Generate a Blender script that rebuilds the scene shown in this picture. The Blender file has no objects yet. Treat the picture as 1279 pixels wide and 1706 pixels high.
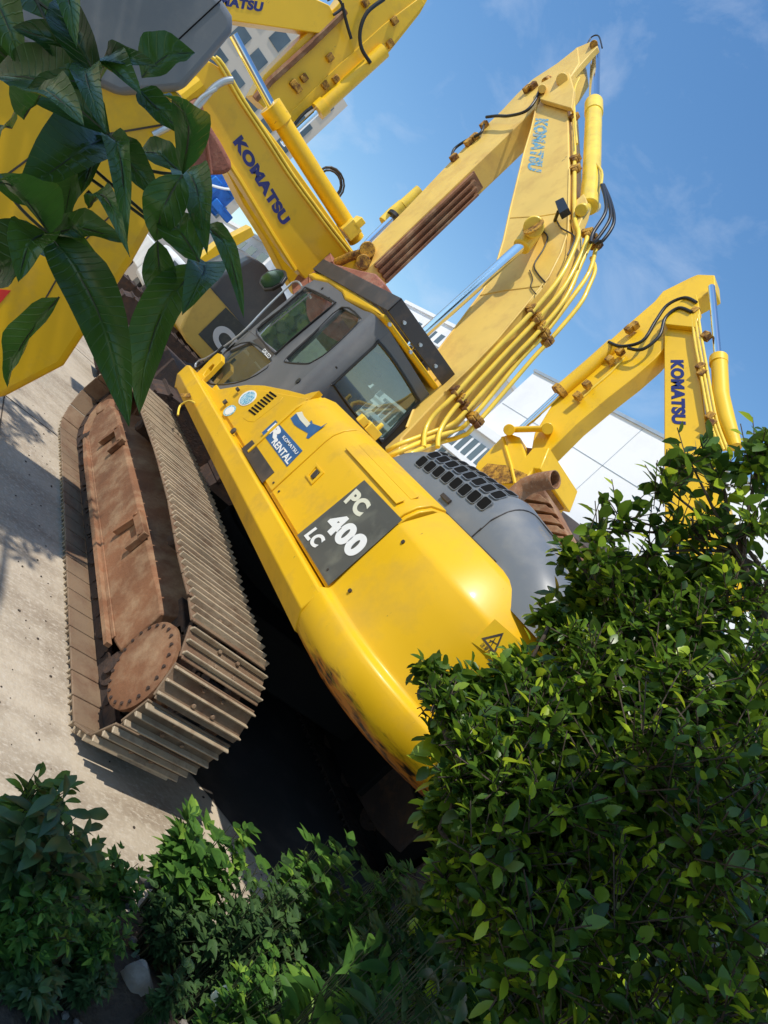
import bpy, bmesh, math, random
from mathutils import Vector as V, Matrix
random.seed(7)
rad = math.radians
# ---------------------------------------------------------------- camera
CAM = V((5.246, -3.631, 2.119)); FPX = 1165.2
FWD = V((-0.80384126, 0.59437712, -0.02355976))
RGT = V((0.38793635, 0.55385068, 0.73671895))
UPV = V((-0.45093748, -0.5830654, 0.67578852))
S = bpy.context.scene
C = bpy.data.collections.new('place'); S.collection.children.link(C)
cd = bpy.data.cameras.new('camera'); cam = bpy.data.objects.new('camera', cd); C.objects.link(cam)
cam.matrix_world = Matrix(((RGT.x, UPV.x, -FWD.x, CAM.x), (RGT.y, UPV.y, -FWD.y, CAM.y), (RGT.z, UPV.z, -FWD.z, CAM.z), (0, 0, 0, 1)))
cd.sensor_fit = 'VERTICAL'; cd.sensor_height = 36; cd.lens = 36 * FPX / 1706
cd.clip_start = 0.05; cd.clip_end = 2000
S.camera = cam
# ---------------------------------------------------------------- light
SUN = V((0.10, -0.52, 0.88)).normalized()
W = bpy.data.worlds.new('World'); S.world = W; W.use_nodes = True
nt = W.node_tree; N = nt.nodes; L = nt.links
bg = N['Background']; bg.inputs['Strength'].default_value = 0.12
sky = N.new('ShaderNodeTexSky'); sky.sky_type = 'NISHITA'; sky.sun_disc = False
sky.sun_elevation = math.asin(SUN.z); sky.sun_rotation = math.atan2(SUN.x, SUN.y)
sky.air_density = 1.3; sky.dust_density = 0.3; sky.ozone_density = 2.5
# thin high cloud wisps mixed over the sky by direction
tc = N.new('ShaderNodeTexCoord'); mp = N.new('ShaderNodeMapping'); mp.inputs['Scale'].default_value = (1.0, 4.2, 6.0)
mp.inputs['Rotation'].default_value = (0.3, 0.9, 0.4); mp.inputs['Location'].default_value = (3.1, 1.2, 0.4)
no = N.new('ShaderNodeTexNoise'); no.inputs['Scale'].default_value = 1.5; no.inputs['Detail'].default_value = 8; no.inputs['Roughness'].default_value = 0.62
no.inputs['Distortion'].default_value = 0.5
rp = N.new('ShaderNodeValToRGB'); rp.color_ramp.elements[0].position = 0.50; rp.color_ramp.elements[1].position = 0.88
rp.color_ramp.elements[1].color = (0.40, 0.40, 0.40, 1)
mx = N.new('ShaderNodeMix'); mx.data_type = 'RGBA'
mx.inputs[7].default_value = (7.0, 7.6, 8.6, 1)
L.new(tc.outputs['Generated'], mp.inputs['Vector']); L.new(mp.outputs[0], no.inputs['Vector']); L.new(no.outputs['Fac'], rp.inputs[0])
L.new(rp.outputs[0], mx.inputs[0]); sat = N.new('ShaderNodeHueSaturation'); sat.inputs['Saturation'].default_value = 1.22; sat.inputs['Value'].default_value = 1.42
L.new(sky.outputs[0], sat.inputs['Color']); L.new(sat.outputs[0], mx.inputs[6]); L.new(mx.outputs[2], bg.inputs['Color'])
sl = bpy.data.lights.new('sun', 'SUN'); sl.energy = 4.2; sl.angle = rad(0.53); sl.color = (1, 0.95, 0.86)
so = bpy.data.objects.new('sun', sl); C.objects.link(so); so.rotation_euler = SUN.to_track_quat('Z', 'Y').to_euler()
S.view_settings.view_transform = 'Standard'; S.view_settings.look = 'None'; S.view_settings.gamma = 1
S.view_settings.exposure = 0.0
S.cycles.max_bounces = 6; S.cycles.transparent_max_bounces = 12

# ---------------------------------------------------------------- helpers
def P(u, v, x=None, y=None, z=None, D=None, pl=None):
    d = FWD + RGT * ((u - 639.5) / FPX) - UPV * ((v - 853) / FPX)
    if x is not None: t = (x - CAM.x) / d.x
    elif y is not None: t = (y - CAM.y) / d.y
    elif z is not None: t = (z - CAM.z) / d.z
    elif pl is not None: t = (pl[0] - CAM).dot(pl[1]) / d.dot(pl[1])
    else: t = D
    return CAM + d * t
def PS(pts, **k): return [P(a, b, **k) for a, b in pts]
def tagit(o, label=None, cat=None, group=None, kind=None):
    if label: o['label'] = label
    if cat: o['category'] = cat
    if group: o['group'] = group
    if kind: o['kind'] = kind
    return o
def thing(name, label, cat, loc=(0, 0, 0), group=None):
    o = bpy.data.objects.new(name, None); C.objects.link(o); o.location = loc; o.empty_display_size = 0.2
    return tagit(o, label, cat, group)
class MB:
    def __init__(s): s.b = bmesh.new()
    def face(s, pts):
        return s.b.faces.new([s.b.verts.new(p) for p in pts])
    def prism(s, pts, vec, holes=()):
        vec = V(vec); b = s.b
        loops = [[V(p) for p in pts]] + [[V(p) for p in h] for h in holes]
        nf = []
        if holes:
            es = []; rings = []
            for lp in loops:
                vs = [b.verts.new(p) for p in lp]; rings.append(vs)
                for i in range(len(vs)): es.append(b.edges.new((vs[i], vs[(i + 1) % len(vs)])))
            r = bmesh.ops.triangle_fill(b, use_beauty=True, use_dissolve=False, edges=es)
            nf = [g for g in r['geom'] if isinstance(g, bmesh.types.BMFace)]
            mp_ = {}
            for vs in rings:
                for q in vs: mp_[q] = b.verts.new(q.co + vec)
            for f in nf: b.faces.new([mp_[q] for q in reversed(f.verts)])
            for vs in rings:
                for i in range(len(vs)):
                    a, c = vs[i], vs[(i + 1) % len(vs)]
                    b.faces.new((a, c, mp_[c], mp_[a]))
        else:
            v1 = [b.verts.new(p) for p in loops[0]]; v2 = [b.verts.new(p + vec) for p in loops[0]]
            n = len(v1)
            b.faces.new(v1); b.faces.new(list(reversed(v2)))
            for i in range(n): b.faces.new((v1[(i + 1) % n], v1[i], v2[i], v2[(i + 1) % n]))
        return s
    def box(s, a, c, bev=0):
        a, c = V(a), V(c)
        x0, x1 = sorted((a.x, c.x)); y0, y1 = sorted((a.y, c.y)); z0, z1 = sorted((a.z, c.z))
        return s.prism([(x0, y0, z0), (x1, y0, z0), (x1, y0, z1), (x0, y0, z1)], (0, y1 - y0, 0))
    def obox(s, o, ax, ay, az):
        o, ax, ay, az = V(o), V(ax), V(ay), V(az)
        return s.prism([o, o + ax, o + ax + az, o + az], ay)
    def loft(s, rings, caps=True, closed=True):
        b = s.b; vr = [[b.verts.new(p) for p in r] for r in rings]; n = len(vr[0])
        for i in range(len(vr) - 1):
            for j in range(n if closed else n - 1):
                b.faces.new((vr[i][j], vr[i][(j + 1) % n], vr[i + 1][(j + 1) % n], vr[i + 1][j]))
        if caps and closed:
            b.faces.new(list(reversed(vr[0]))); b.faces.new(vr[-1])
        return s
    def tube(s, path, r, n=8, sm=0, caps=True):
        path = [V(p) for p in path]
        if sm: path = smooth(path, sm)
        rr = r if callable(r) else (lambda t: r)
        rings = []; m = len(path); up = None
        for i, p in enumerate(path):
            t = (path[min(i + 1, m - 1)] - path[max(i - 1, 0)]).normalized()
            if up is None:
                up = t.orthogonal().normalized()
            up = (up - t * up.dot(t)).normalized(); q = t.cross(up)
            R = rr(i / max(1, m - 1))
            rings.append([p + (up * math.cos(a) + q * math.sin(a)) * R for a in [2 * math.pi * k / n for k in range(n)]])
        return s.loft(rings, caps)
    def cyl(s, a, c, r, n=20, r2=None):
        r2 = r if r2 is None else r2
        return s.tube([a, c], lambda t: r + (r2 - r) * t, n)
    def disc_lathe(s, c, axis, prof, n=28):
        c, axis = V(c), V(axis).normalized(); u = axis.orthogonal().normalized(); w = axis.cross(u)
        return s.loft([[c + axis * h + (u * math.cos(a) + w * math.sin(a)) * r for a in [2 * math.pi * k / n for k in range(n)]] for r, h in prof])
    def build(s, name, mat, parent=None, smooth_deg=32, bev=0, seg=2, warp=None):
        b = s.b
        bmesh.ops.recalc_face_normals(b, faces=b.faces[:])
        me = bpy.data.meshes.new(name); b.to_mesh(me); b.free()
        me.materials.append(mat)
        if smooth_deg:
            me.polygons.foreach_set('use_smooth', [True] * len(me.polygons)); me.set_sharp_from_angle(angle=rad(smooth_deg))
        else: me.polygons.foreach_set('use_smooth', [False] * len(me.polygons))
        o = bpy.data.objects.new(name, me); C.objects.link(o)
        if parent:
            o.parent = parent
            w = parent.location.copy(); q = parent.parent
            while q: w += q.location; q = q.parent
            me.transform(Matrix.Translation(-w))
        if bev:
            m = o.modifiers.new('bevel', 'BEVEL'); m.width = bev; m.segments = seg; m.limit_method = 'ANGLE'; m.angle_limit = rad(28)
        return o
def each(q, name, mat, parent=None, **k):
    b = q.b; seen = set(); b.verts.ensure_lookup_table(); out = []
    for v in b.verts:
        if v in seen: continue
        st = [v]; comp = []; seen.add(v)
        while st:
            a = st.pop(); comp.append(a)
            for e in a.link_edges:
                o = e.other_vert(a)
                if o not in seen: seen.add(o); st.append(o)
        n = MB(); mp_ = {a: n.b.verts.new(a.co) for a in comp}; fs = set(f for a in comp for f in a.link_faces)
        for f in fs: n.b.faces.new([mp_[a] for a in f.verts])
        out.append(n.build(name, mat, parent, **k))
    b.free(); return out
def smooth(p, k=6):
    out = []; n = len(p)
    for i in range(n - 1):
        a, b, c, d = p[max(i - 1, 0)], p[i], p[i + 1], p[min(i + 2, n - 1)]
        for j in range(k):
            t = j / k
            out.append(0.5 * ((2 * b) + (c - a) * t + (2 * a - 5 * b + 4 * c - d) * t * t + (3 * b - a - 3 * c + d) * t ** 3))
    out.append(p[-1]); return out
# ---------------------------------------------------------------- materials
def mat(name, col, rough=0.5, metal=0, dirt=None, damt=0.5, dscale=3.0, var=0.12, bump=0.0, bscale=40, coat=0, spec=0.5, lo=0.5, hi=0.7, stretch=(1, 1, 1), fine=None, chips=0):
    m = bpy.data.materials.new(name); m.use_nodes = True; t = m.node_tree; n = t.nodes; l = t.links
    p = n['Principled BSDF']; p.inputs['Roughness'].default_value = rough; p.inputs['Metallic'].default_value = metal
    p.inputs['Coat Weight'].default_value = coat; p.inputs['Coat Roughness'].default_value = 0.12; p.inputs['Specular IOR Level'].default_value = spec
    g = n.new('ShaderNodeNewGeometry'); mp = n.new('ShaderNodeMapping'); mp.inputs['Scale'].default_value = stretch
    l.new(g.outputs['Position'], mp.inputs['Vector'])
    a = n.new('ShaderNodeTexNoise'); a.inputs['Scale'].default_value = dscale; a.inputs['Detail'].default_value = 9; a.inputs['Roughness'].default_value = 0.65
    l.new(mp.outputs[0], a.inputs['Vector'])
    # large tonal variation
    hsv = n.new('ShaderNodeHueSaturation'); hsv.inputs['Color'].default_value = (*col, 1)
    mr = n.new('ShaderNodeMapRange'); mr.inputs[1].default_value = 0.3; mr.inputs[2].default_value = 0.7; mr.inputs[3].default_value = 1 - var; mr.inputs[4].default_value = 1 + var
    a2 = n.new('ShaderNodeTexNoise'); a2.inputs['Scale'].default_value = dscale * 0.43; a2.inputs['Detail'].default_value = 5
    l.new(g.outputs['Position'], a2.inputs['Vector']); l.new(a2.outputs['Fac'], mr.inputs[0]); l.new(mr.outputs[0], hsv.inputs['Value'])
    last = hsv.outputs[0]
    if dirt:
        rp = n.new('ShaderNodeValToRGB'); rp.color_ramp.elements[0].position = lo; rp.color_ramp.elements[1].position = hi
        rp.color_ramp.elements[1].color = (damt, damt, damt, 1)
        l.new(a.outputs['Fac'], rp.inputs[0])
        mx = n.new('ShaderNodeMix'); mx.data_type = 'RGBA'; mx.inputs[7].default_value = (*dirt, 1)
        l.new(rp.outputs[0], mx.inputs[0]); l.new(last, mx.inputs[6]); last = mx.outputs[2]
        rr = n.new('ShaderNodeMapRange'); rr.inputs[3].default_value = rough; rr.inputs[4].default_value = min(1, rough + 0.3)
        l.new(rp.outputs[0], rr.inputs[0]); l.new(rr.outputs[0], p.inputs['Roughness'])
    if fine:
        a3 = n.new('ShaderNodeTexNoise'); a3.inputs['Scale'].default_value = bscale; a3.inputs['Detail'].default_value = 6; a3.inputs['Roughness'].default_value = 0.7
        l.new(mp.outputs[0], a3.inputs['Vector'])
        r3 = n.new('ShaderNodeValToRGB'); r3.color_ramp.elements[0].position = 0.5; r3.color_ramp.elements[1].position = 0.66
        mx = n.new('ShaderNodeMix'); mx.data_type = 'RGBA'; mx.inputs[7].default_value = (*fine, 1)
        l.new(a3.outputs['Fac'], r3.inputs[0]); l.new(r3.outputs[0], mx.inputs[0]); l.new(last, mx.inputs[6]); last = mx.outputs[2]
    if chips:
        a5 = n.new('ShaderNodeTexNoise'); a5.inputs['Scale'].default_value = chips; a5.inputs['Detail'].default_value = 5; a5.inputs['Roughness'].default_value = 0.75
        m5 = n.new('ShaderNodeMapping'); m5.inputs['Scale'].default_value = (1, 1, .35); l.new(g.outputs['Position'], m5.inputs[0]); l.new(m5.outputs[0], a5.inputs['Vector'])
        r5 = n.new('ShaderNodeValToRGB'); r5.color_ramp.elements[0].position = 0.685; r5.color_ramp.elements[1].position = 0.72; r5.color_ramp.elements[1].color = (.8, .8, .8, 1)
        mx = n.new('ShaderNodeMix'); mx.data_type = 'RGBA'; mx.inputs[7].default_value = (0.12, 0.07, 0.03, 1)
        l.new(a5.outputs['Fac'], r5.inputs[0]); l.new(r5.outputs[0], mx.inputs[0]); l.new(last, mx.inputs[6]); last = mx.outputs[2]
    l.new(last, p.inputs['Base Color'])
    if bump:
        b = n.new('ShaderNodeBump'); b.inputs['Strength'].default_value = bump; b.inputs['Distance'].default_value = 0.02
        a4 = n.new('ShaderNodeTexNoise'); a4.inputs['Scale'].default_value = bscale; a4.inputs['Detail'].default_value = 6
        l.new(g.outputs['Position'], a4.inputs['Vector']); l.new(a4.outputs['Fac'], b.inputs['Height']); l.new(b.outputs[0], p.inputs['Normal'])
    return m
M = {}
M['yellow'] = mat('yellow_paint', (0.77, 0.45, 0.010), 0.38, dirt=(0.52, 0.31, 0.05), damt=0.7, dscale=3.0, var=0.07, coat=0.06, spec=0.32, chips=16, bump=0.05, bscale=5)
M['yellow_boom'] = mat('weathered_yellow_paint', (0.74, 0.50, 0.11), 0.5, dirt=(0.52, 0.30, 0.09), damt=0.65, dscale=4, var=0.10, coat=0.05, lo=0.48, hi=0.75, chips=9, bump=0.06, bscale=8)
M['yellow_far'] = mat('bright_yellow_paint', (0.83, 0.51, 0.010), 0.42, dirt=(0.5, 0.3, 0.04), damt=0.55, dscale=3, chips=7, var=0.06, coat=0.2, lo=0.54, hi=0.78)
M['yellow_pipe'] = mat('pipe_yellow_paint', (0.85, 0.60, 0.06), 0.35, coat=0.2, dirt=(0.5, 0.3, 0.05), damt=0.4, dscale=9)
def belly():
    m = mat('counterweight_paint', (0.77, 0.45, 0.010), 0.38, dirt=(0.56, 0.34, 0.045), damt=0.6, dscale=2.6, var=0.07, coat=0.06, spec=0.32, chips=16, bump=0.05, bscale=5)
    t = m.node_tree; n = t.nodes; l = t.links; p = n['Principled BSDF']; src = p.inputs['Base Color'].links[0].from_socket
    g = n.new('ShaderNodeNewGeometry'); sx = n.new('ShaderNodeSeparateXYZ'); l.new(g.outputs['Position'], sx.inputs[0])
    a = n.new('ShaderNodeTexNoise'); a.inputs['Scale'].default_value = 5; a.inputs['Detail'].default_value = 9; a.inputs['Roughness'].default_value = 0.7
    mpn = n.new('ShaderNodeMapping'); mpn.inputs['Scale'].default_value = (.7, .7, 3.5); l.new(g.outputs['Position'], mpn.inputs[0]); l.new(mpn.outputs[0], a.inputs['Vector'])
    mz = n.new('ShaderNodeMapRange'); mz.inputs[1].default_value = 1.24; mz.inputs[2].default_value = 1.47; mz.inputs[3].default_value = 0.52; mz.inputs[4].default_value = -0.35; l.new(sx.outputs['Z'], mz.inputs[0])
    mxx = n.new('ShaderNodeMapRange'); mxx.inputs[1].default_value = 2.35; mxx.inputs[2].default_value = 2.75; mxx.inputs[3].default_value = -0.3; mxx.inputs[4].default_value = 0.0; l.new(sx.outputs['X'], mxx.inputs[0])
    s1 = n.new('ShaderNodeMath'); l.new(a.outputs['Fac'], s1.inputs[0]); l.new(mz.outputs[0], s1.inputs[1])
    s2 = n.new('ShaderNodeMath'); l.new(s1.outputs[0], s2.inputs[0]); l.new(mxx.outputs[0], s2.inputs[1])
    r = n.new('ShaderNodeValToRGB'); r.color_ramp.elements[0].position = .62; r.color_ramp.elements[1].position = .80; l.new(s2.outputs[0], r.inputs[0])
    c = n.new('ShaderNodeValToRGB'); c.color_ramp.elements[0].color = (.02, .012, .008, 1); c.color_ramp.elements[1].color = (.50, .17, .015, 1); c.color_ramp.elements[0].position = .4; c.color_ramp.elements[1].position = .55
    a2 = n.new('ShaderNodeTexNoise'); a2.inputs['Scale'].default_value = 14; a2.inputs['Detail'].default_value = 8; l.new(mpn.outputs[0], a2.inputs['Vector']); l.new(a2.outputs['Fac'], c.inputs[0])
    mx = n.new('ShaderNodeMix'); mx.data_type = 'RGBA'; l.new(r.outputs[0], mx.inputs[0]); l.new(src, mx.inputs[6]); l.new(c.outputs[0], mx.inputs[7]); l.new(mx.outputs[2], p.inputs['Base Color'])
    return m
M['belly'] = belly()
M['rust_edge'] = mat('rusty_yellow', (0.62, 0.33, 0.03), 0.6, dirt=(0.10, 0.035, 0.015), damt=0.95, dscale=7, lo=0.42, hi=0.6, fine=(0.05, 0.03, 0.02), bscale=60)
M['rust'] = mat('rusty_brown_steel', (0.21, 0.092, 0.042), 0.74, dirt=(0.42, 0.29, 0.17), damt=0.8, dscale=4.0, var=0.35, bump=0.25, bscale=35, lo=0.45, hi=0.72)
M['rust_dark'] = mat('dark_rusty_steel', (0.045, 0.027, 0.02), 0.85, dirt=(0.11, 0.055, 0.03), damt=0.8, dscale=8, var=0.3, bump=0.4, bscale=40)
M['bucket_red'] = mat('red_brown_bucket_steel', (0.30, 0.11, 0.07), 0.7, dirt=(0.42, 0.24, 0.15), damt=0.7, dscale=5, var=0.25, bump=0.2, bscale=30, fine=(0.18, 0.07, 0.045))
M['shoe'] = mat('worn_shaded_track_steel', (0.23, 0.155, 0.095), 0.65, 0.1, dirt=(0.15, 0.075, 0.04), damt=0.8, dscale=4.5, var=0.22, bump=0.2, bscale=60, lo=0.45, hi=0.65)  # worn steel, darkened further to paint shade between the ribs
M['grouser'] = mat('polished_highlit_grouser_steel', (0.47, 0.37, 0.25), 0.5, 0.12, dirt=(0.24, 0.14, 0.08), damt=0.7, dscale=9, var=0.2, bump=0.15, bscale=60)  # polished ribs, brightened further so the colour carries highlights
M['grey'] = mat('grey_cab_plastic', (0.115, 0.12, 0.13), 0.42, dirt=(0.20, 0.19, 0.18), damt=0.5, dscale=3, var=0.12, coat=0.1)
M['hood'] = mat('grey_hood_paint', (0.155, 0.165, 0.175), 0.4, dirt=(0.24, 0.235, 0.22), damt=0.6, dscale=3.5, var=0.08, coat=0.25)
M['decal_grey'] = mat('dark_grey_decal', (0.085, 0.088, 0.08), 0.45, dirt=(0.20, 0.20, 0.15), damt=0.6, dscale=6, var=0.15)
M['black'] = mat('black_rubber', (0.012, 0.012, 0.013), 0.4, dirt=(0.05, 0.045, 0.04), damt=0.5)
M['guard'] = mat('dark_guard_steel', (0.045, 0.038, 0.036), 0.4, dirt=(0.14, 0.10, 0.07), damt=0.6, dscale=5)
M['inside'] = mat('dark_interior_shade', (0.012, 0.012, 0.012), 0.95, spec=0.05)  # near-black; stands in for shade in openings and under the body
M['chrome'] = mat('chrome_rod', (0.78, 0.80, 0.82), 0.12, 1.0, var=0.02)
M['rail'] = mat('galvanised_rail', (0.50, 0.52, 0.53), 0.35, 0.6)
M['white'] = mat('white_decal', (0.82, 0.82, 0.79), 0.5, var=0.03)
M['cream'] = mat('cream_decal', (0.72, 0.70, 0.55), 0.5, var=0.05)
M['navy'] = mat('navy_lettering', (0.022, 0.028, 0.16), 0.4)
M['faded_blue'] = mat('faded_blue_lettering', (0.10, 0.32, 0.50), 0.6, dirt=(0.62, 0.45, 0.12), damt=0.9, dscale=30, lo=0.5, hi=0.56)
M['sticker_blue'] = mat('blue_sticker', (0.015, 0.10, 0.27), 0.45, dirt=(0.10, 0.20, 0.32), damt=0.5, dscale=14)
M['sky_sticker'] = mat('pale_blue_sticker', (0.45, 0.65, 0.72), 0.5, dirt=(0.08, 0.33, 0.50), damt=0.9, dscale=45, lo=0.48, hi=0.55)
M['orange'] = mat('orange_paint', (0.80, 0.16, 0.02), 0.4)
M['blue'] = mat('blue_paint', (0.015, 0.16, 0.55), 0.35, dirt=(0.01, 0.05, 0.2), damt=0.8, dscale=4)
M['exhaust'] = mat('rusty_exhaust', (0.30, 0.14, 0.065), 0.65, 0.2, dirt=(0.10, 0.06, 0.05), damt=0.9, dscale=6, var=0.3, bump=0.2, bscale=50, fine=(0.42, 0.26, 0.16))
M['wall'] = mat('white_wall', (0.80, 0.80, 0.80), 0.8, dirt=(0.62, 0.62, 0.63), damt=0.5, dscale=0.35, var=0.04)
M['beige_wall'] = mat('beige_wall', (0.62, 0.55, 0.46), 0.85, var=0.06, dscale=0.5)
M['steel_beam'] = mat('dark_brown_beam', (0.10, 0.08, 0.075), 0.6, var=0.3)
M['win'] = mat('window_glass_grey', (0.10, 0.13, 0.15), 0.12, var=0.3, dscale=1.2)
M['truck_white'] = mat('white_truck_paint', (0.7, 0.7, 0.68), 0.4)
M['red'] = mat('red_paint', (0.65, 0.03, 0.02), 0.4)
M['stone'] = mat('pale_stone', (0.20, 0.18, 0.155), 0.9, dirt=(0.34, 0.32, 0.29), damt=0.8, dscale=9, bump=0.6, bscale=20)
M['bark'] = mat('bark', (0.07, 0.05, 0.035), 0.9, bump=0.5, bscale=30, var=0.3)
M['stem'] = mat('green_stem', (0.03, 0.038, 0.014), 0.6, var=0.3)
M['stem_red'] = mat('brown_stem', (0.10, 0.05, 0.03), 0.6, var=0.3)
M['seat'] = mat('cab_seat_cloth', (0.03, 0.035, 0.035), 0.8)
M['sand'] = mat('cab_interior_trim', (0.22, 0.22, 0.15), 0.7)
def glass(name, tint, refl=0.10, dust=0.0):
    m = bpy.data.materials.new(name); m.use_nodes = True; t = m.node_tree; n = t.nodes; l = t.links
    for q in list(n):
        if q.type != 'OUTPUT_MATERIAL': n.remove(q)
    out = [q for q in n if q.type == 'OUTPUT_MATERIAL'][0]
    tr = n.new('ShaderNodeBsdfTransparent'); tr.inputs[0].default_value = (*tint, 1)
    gl = n.new('ShaderNodeBsdfGlossy'); gl.inputs['Roughness'].default_value = 0.03
    lw = n.new('ShaderNodeFresnel'); lw.inputs['IOR'].default_value = 1.6
    ad = n.new('ShaderNodeMath'); ad.operation = 'MULTIPLY_ADD'; ad.inputs[1].default_value = 1.3; ad.inputs[2].default_value = refl
    ad.use_clamp = True
    m1 = n.new('ShaderNodeMixShader'); l.new(lw.outputs[0], ad.inputs[0]); l.new(ad.outputs[0], m1.inputs[0]); l.new(tr.outputs[0], m1.inputs[1]); l.new(gl.outputs[0], m1.inputs[2])
    df = n.new('ShaderNodeBsdfDiffuse'); df.inputs[0].default_value = (0.30, 0.42, 0.38, 1)
    g = n.new('ShaderNodeNewGeometry'); a = n.new('ShaderNodeTexNoise'); a.inputs['Scale'].default_value = 6; a.inputs['Detail'].default_value = 8; a.inputs['Roughness'].default_value = 0.7
    l.new(g.outputs['Position'], a.inputs['Vector'])
    mr = n.new('ShaderNodeMapRange'); mr.inputs[1].default_value = 0.35; mr.inputs[2].default_value = 0.7; mr.inputs[3].default_value = dust * 0.3; mr.inputs[4].default_value = dust
    l.new(a.outputs['Fac'], mr.inputs[0])
    m2 = n.new('ShaderNodeMixShader'); l.new(mr.outputs[0], m2.inputs[0]); l.new(m1.outputs[0], m2.inputs[1]); l.new(df.outputs[0], m2.inputs[2]); l.new(m2.outputs[0], out.inputs[0])
    return m
M['glass'] = glass('cab_glass', (0.34, 0.48, 0.43), 0.16, 0.30)
M['glass_side'] = glass('cab_side_glass', (0.30, 0.38, 0.28), 0.20, 0.12)
M['mirror'] = mat('mirror_glass', (0.30, 0.34, 0.33), 0.05, 1.0, var=0.02)
def leafmat(name, c1, c2, rough=0.35, trans=0.35, c3=None):
    m = bpy.data.materials.new(name); m.use_nodes = True; t = m.node_tree; n = t.nodes; l = t.links
    p = n['Principled BSDF']; out = [q for q in n if q.type == 'OUTPUT_MATERIAL'][0]
    g = n.new('ShaderNodeNewGeometry'); r = n.new('ShaderNodeValToRGB')
    r.color_ramp.elements[0].color = (*c1, 1); r.color_ramp.elements[1].color = (*c2, 1); r.color_ramp.elements[1].position = 0.82
    r.color_ramp.interpolation = 'LINEAR'
    if c3:
        e = r.color_ramp.elements.new(0.97); e.color = (*c3, 1)
    l.new(g.outputs['Random Per Island'], r.inputs[0])
    a = n.new('ShaderNodeTexNoise'); a.inputs['Scale'].default_value = 25; a.inputs['Detail'].default_value = 4; l.new(g.outputs['Position'], a.inputs['Vector'])
    h = n.new('ShaderNodeHueSaturation'); mr = n.new('ShaderNodeMapRange'); mr.inputs[3].default_value = 0.7; mr.inputs[4].default_value = 1.3
    l.new(a.outputs['Fac'], mr.inputs[0]); l.new(mr.outputs[0], h.inputs['Value']); l.new(r.outputs[0], h.inputs['Color'])
    l.new(h.outputs[0], p.inputs['Base Color']); p.inputs['Roughness'].default_value = rough; p.inputs['Specular IOR Level'].default_value = 0.5
    tl = n.new('ShaderNodeBsdfTranslucent'); h2 = n.new('ShaderNodeHueSaturation'); h2.inputs['Value'].default_value = 1.5; h2.inputs['Hue'].default_value = 0.485
    l.new(h.outputs[0], h2.inputs['Color']); l.new(h2.outputs[0], tl.inputs[0])
    ms = n.new('ShaderNodeMixShader'); ms.inputs[0].default_value = trans; l.new(p.outputs[0], ms.inputs[1]); l.new(tl.outputs[0], ms.inputs[2]); l.new(ms.outputs[0], out.inputs[0])
    return m
M['leaf_hedge'] = leafmat('hedge_leaf', (0.020, 0.056, 0.012), (0.115, 0.215, 0.020), 0.34, 0.38, (0.38, 0.50, 0.03))
M['leaf_big'] = leafmat('palmate_leaf', (0.015, 0.05, 0.010), (0.04, 0.11, 0.018), 0.32, 0.28)
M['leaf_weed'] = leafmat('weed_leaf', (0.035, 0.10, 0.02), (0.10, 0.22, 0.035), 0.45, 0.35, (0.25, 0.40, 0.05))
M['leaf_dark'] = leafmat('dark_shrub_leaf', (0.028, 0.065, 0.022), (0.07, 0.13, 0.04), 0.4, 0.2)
def veined():
    m = leafmat('veined_palmate_leaf', (0.018, 0.06, 0.011), (0.052, 0.135, 0.02), 0.27, 0.42); t = m.node_tree; n = t.nodes; l = t.links; p = n['Principled BSDF']
    uv = n.new('ShaderNodeUVMap'); uv.uv_map = 'leaf'; sx = n.new('ShaderNodeSeparateXYZ'); l.new(uv.outputs[0], sx.inputs[0])
    ab = n.new('ShaderNodeMath'); ab.operation = 'ABSOLUTE'; l.new(sx.outputs['Y'], ab.inputs[0])
    a = n.new('ShaderNodeMath'); a.operation = 'MULTIPLY_ADD'; a.inputs[1].default_value = -0.16; l.new(ab.outputs[0], a.inputs[0]); l.new(sx.outputs['X'], a.inputs[2])
    b = n.new('ShaderNodeMath'); b.operation = 'MULTIPLY'; b.inputs[1].default_value = 70; l.new(a.outputs[0], b.inputs[0])
    c = n.new('ShaderNodeMath'); c.operation = 'SINE'; l.new(b.outputs[0], c.inputs[0])
    pw = n.new('ShaderNodeMapRange'); pw.inputs[1].default_value = .80; pw.inputs[2].default_value = 1.0; l.new(c.outputs[0], pw.inputs[0])
    mid = n.new('ShaderNodeMapRange'); mid.inputs[1].default_value = .10; mid.inputs[2].default_value = .0; l.new(ab.outputs[0], mid.inputs[0])
    mx_ = n.new('ShaderNodeMath'); mx_.operation = 'MAXIMUM'; l.new(pw.outputs[0], mx_.inputs[0]); l.new(mid.outputs[0], mx_.inputs[1])
    bm_ = n.new('ShaderNodeBump'); bm_.inputs['Strength'].default_value = .5; bm_.inputs['Distance'].default_value = .002; l.new(mx_.outputs[0], bm_.inputs['Height']); l.new(bm_.outputs[0], p.inputs['Normal'])
    src = p.inputs['Base Color'].links[0].from_socket; mm = n.new('ShaderNodeMix'); mm.data_type = 'RGBA'; mm.inputs[7].default_value = (.10, .17, .05, 1)
    k = n.new('ShaderNodeMath'); k.operation = 'MULTIPLY'; k.inputs[1].default_value = .45; l.new(mx_.outputs[0], k.inputs[0]); l.new(k.outputs[0], mm.inputs[0]); l.new(src, mm.inputs[6]); l.new(mm.outputs[2], p.inputs['Base Color'])
    return m
M['leaf_vein'] = veined()
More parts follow.
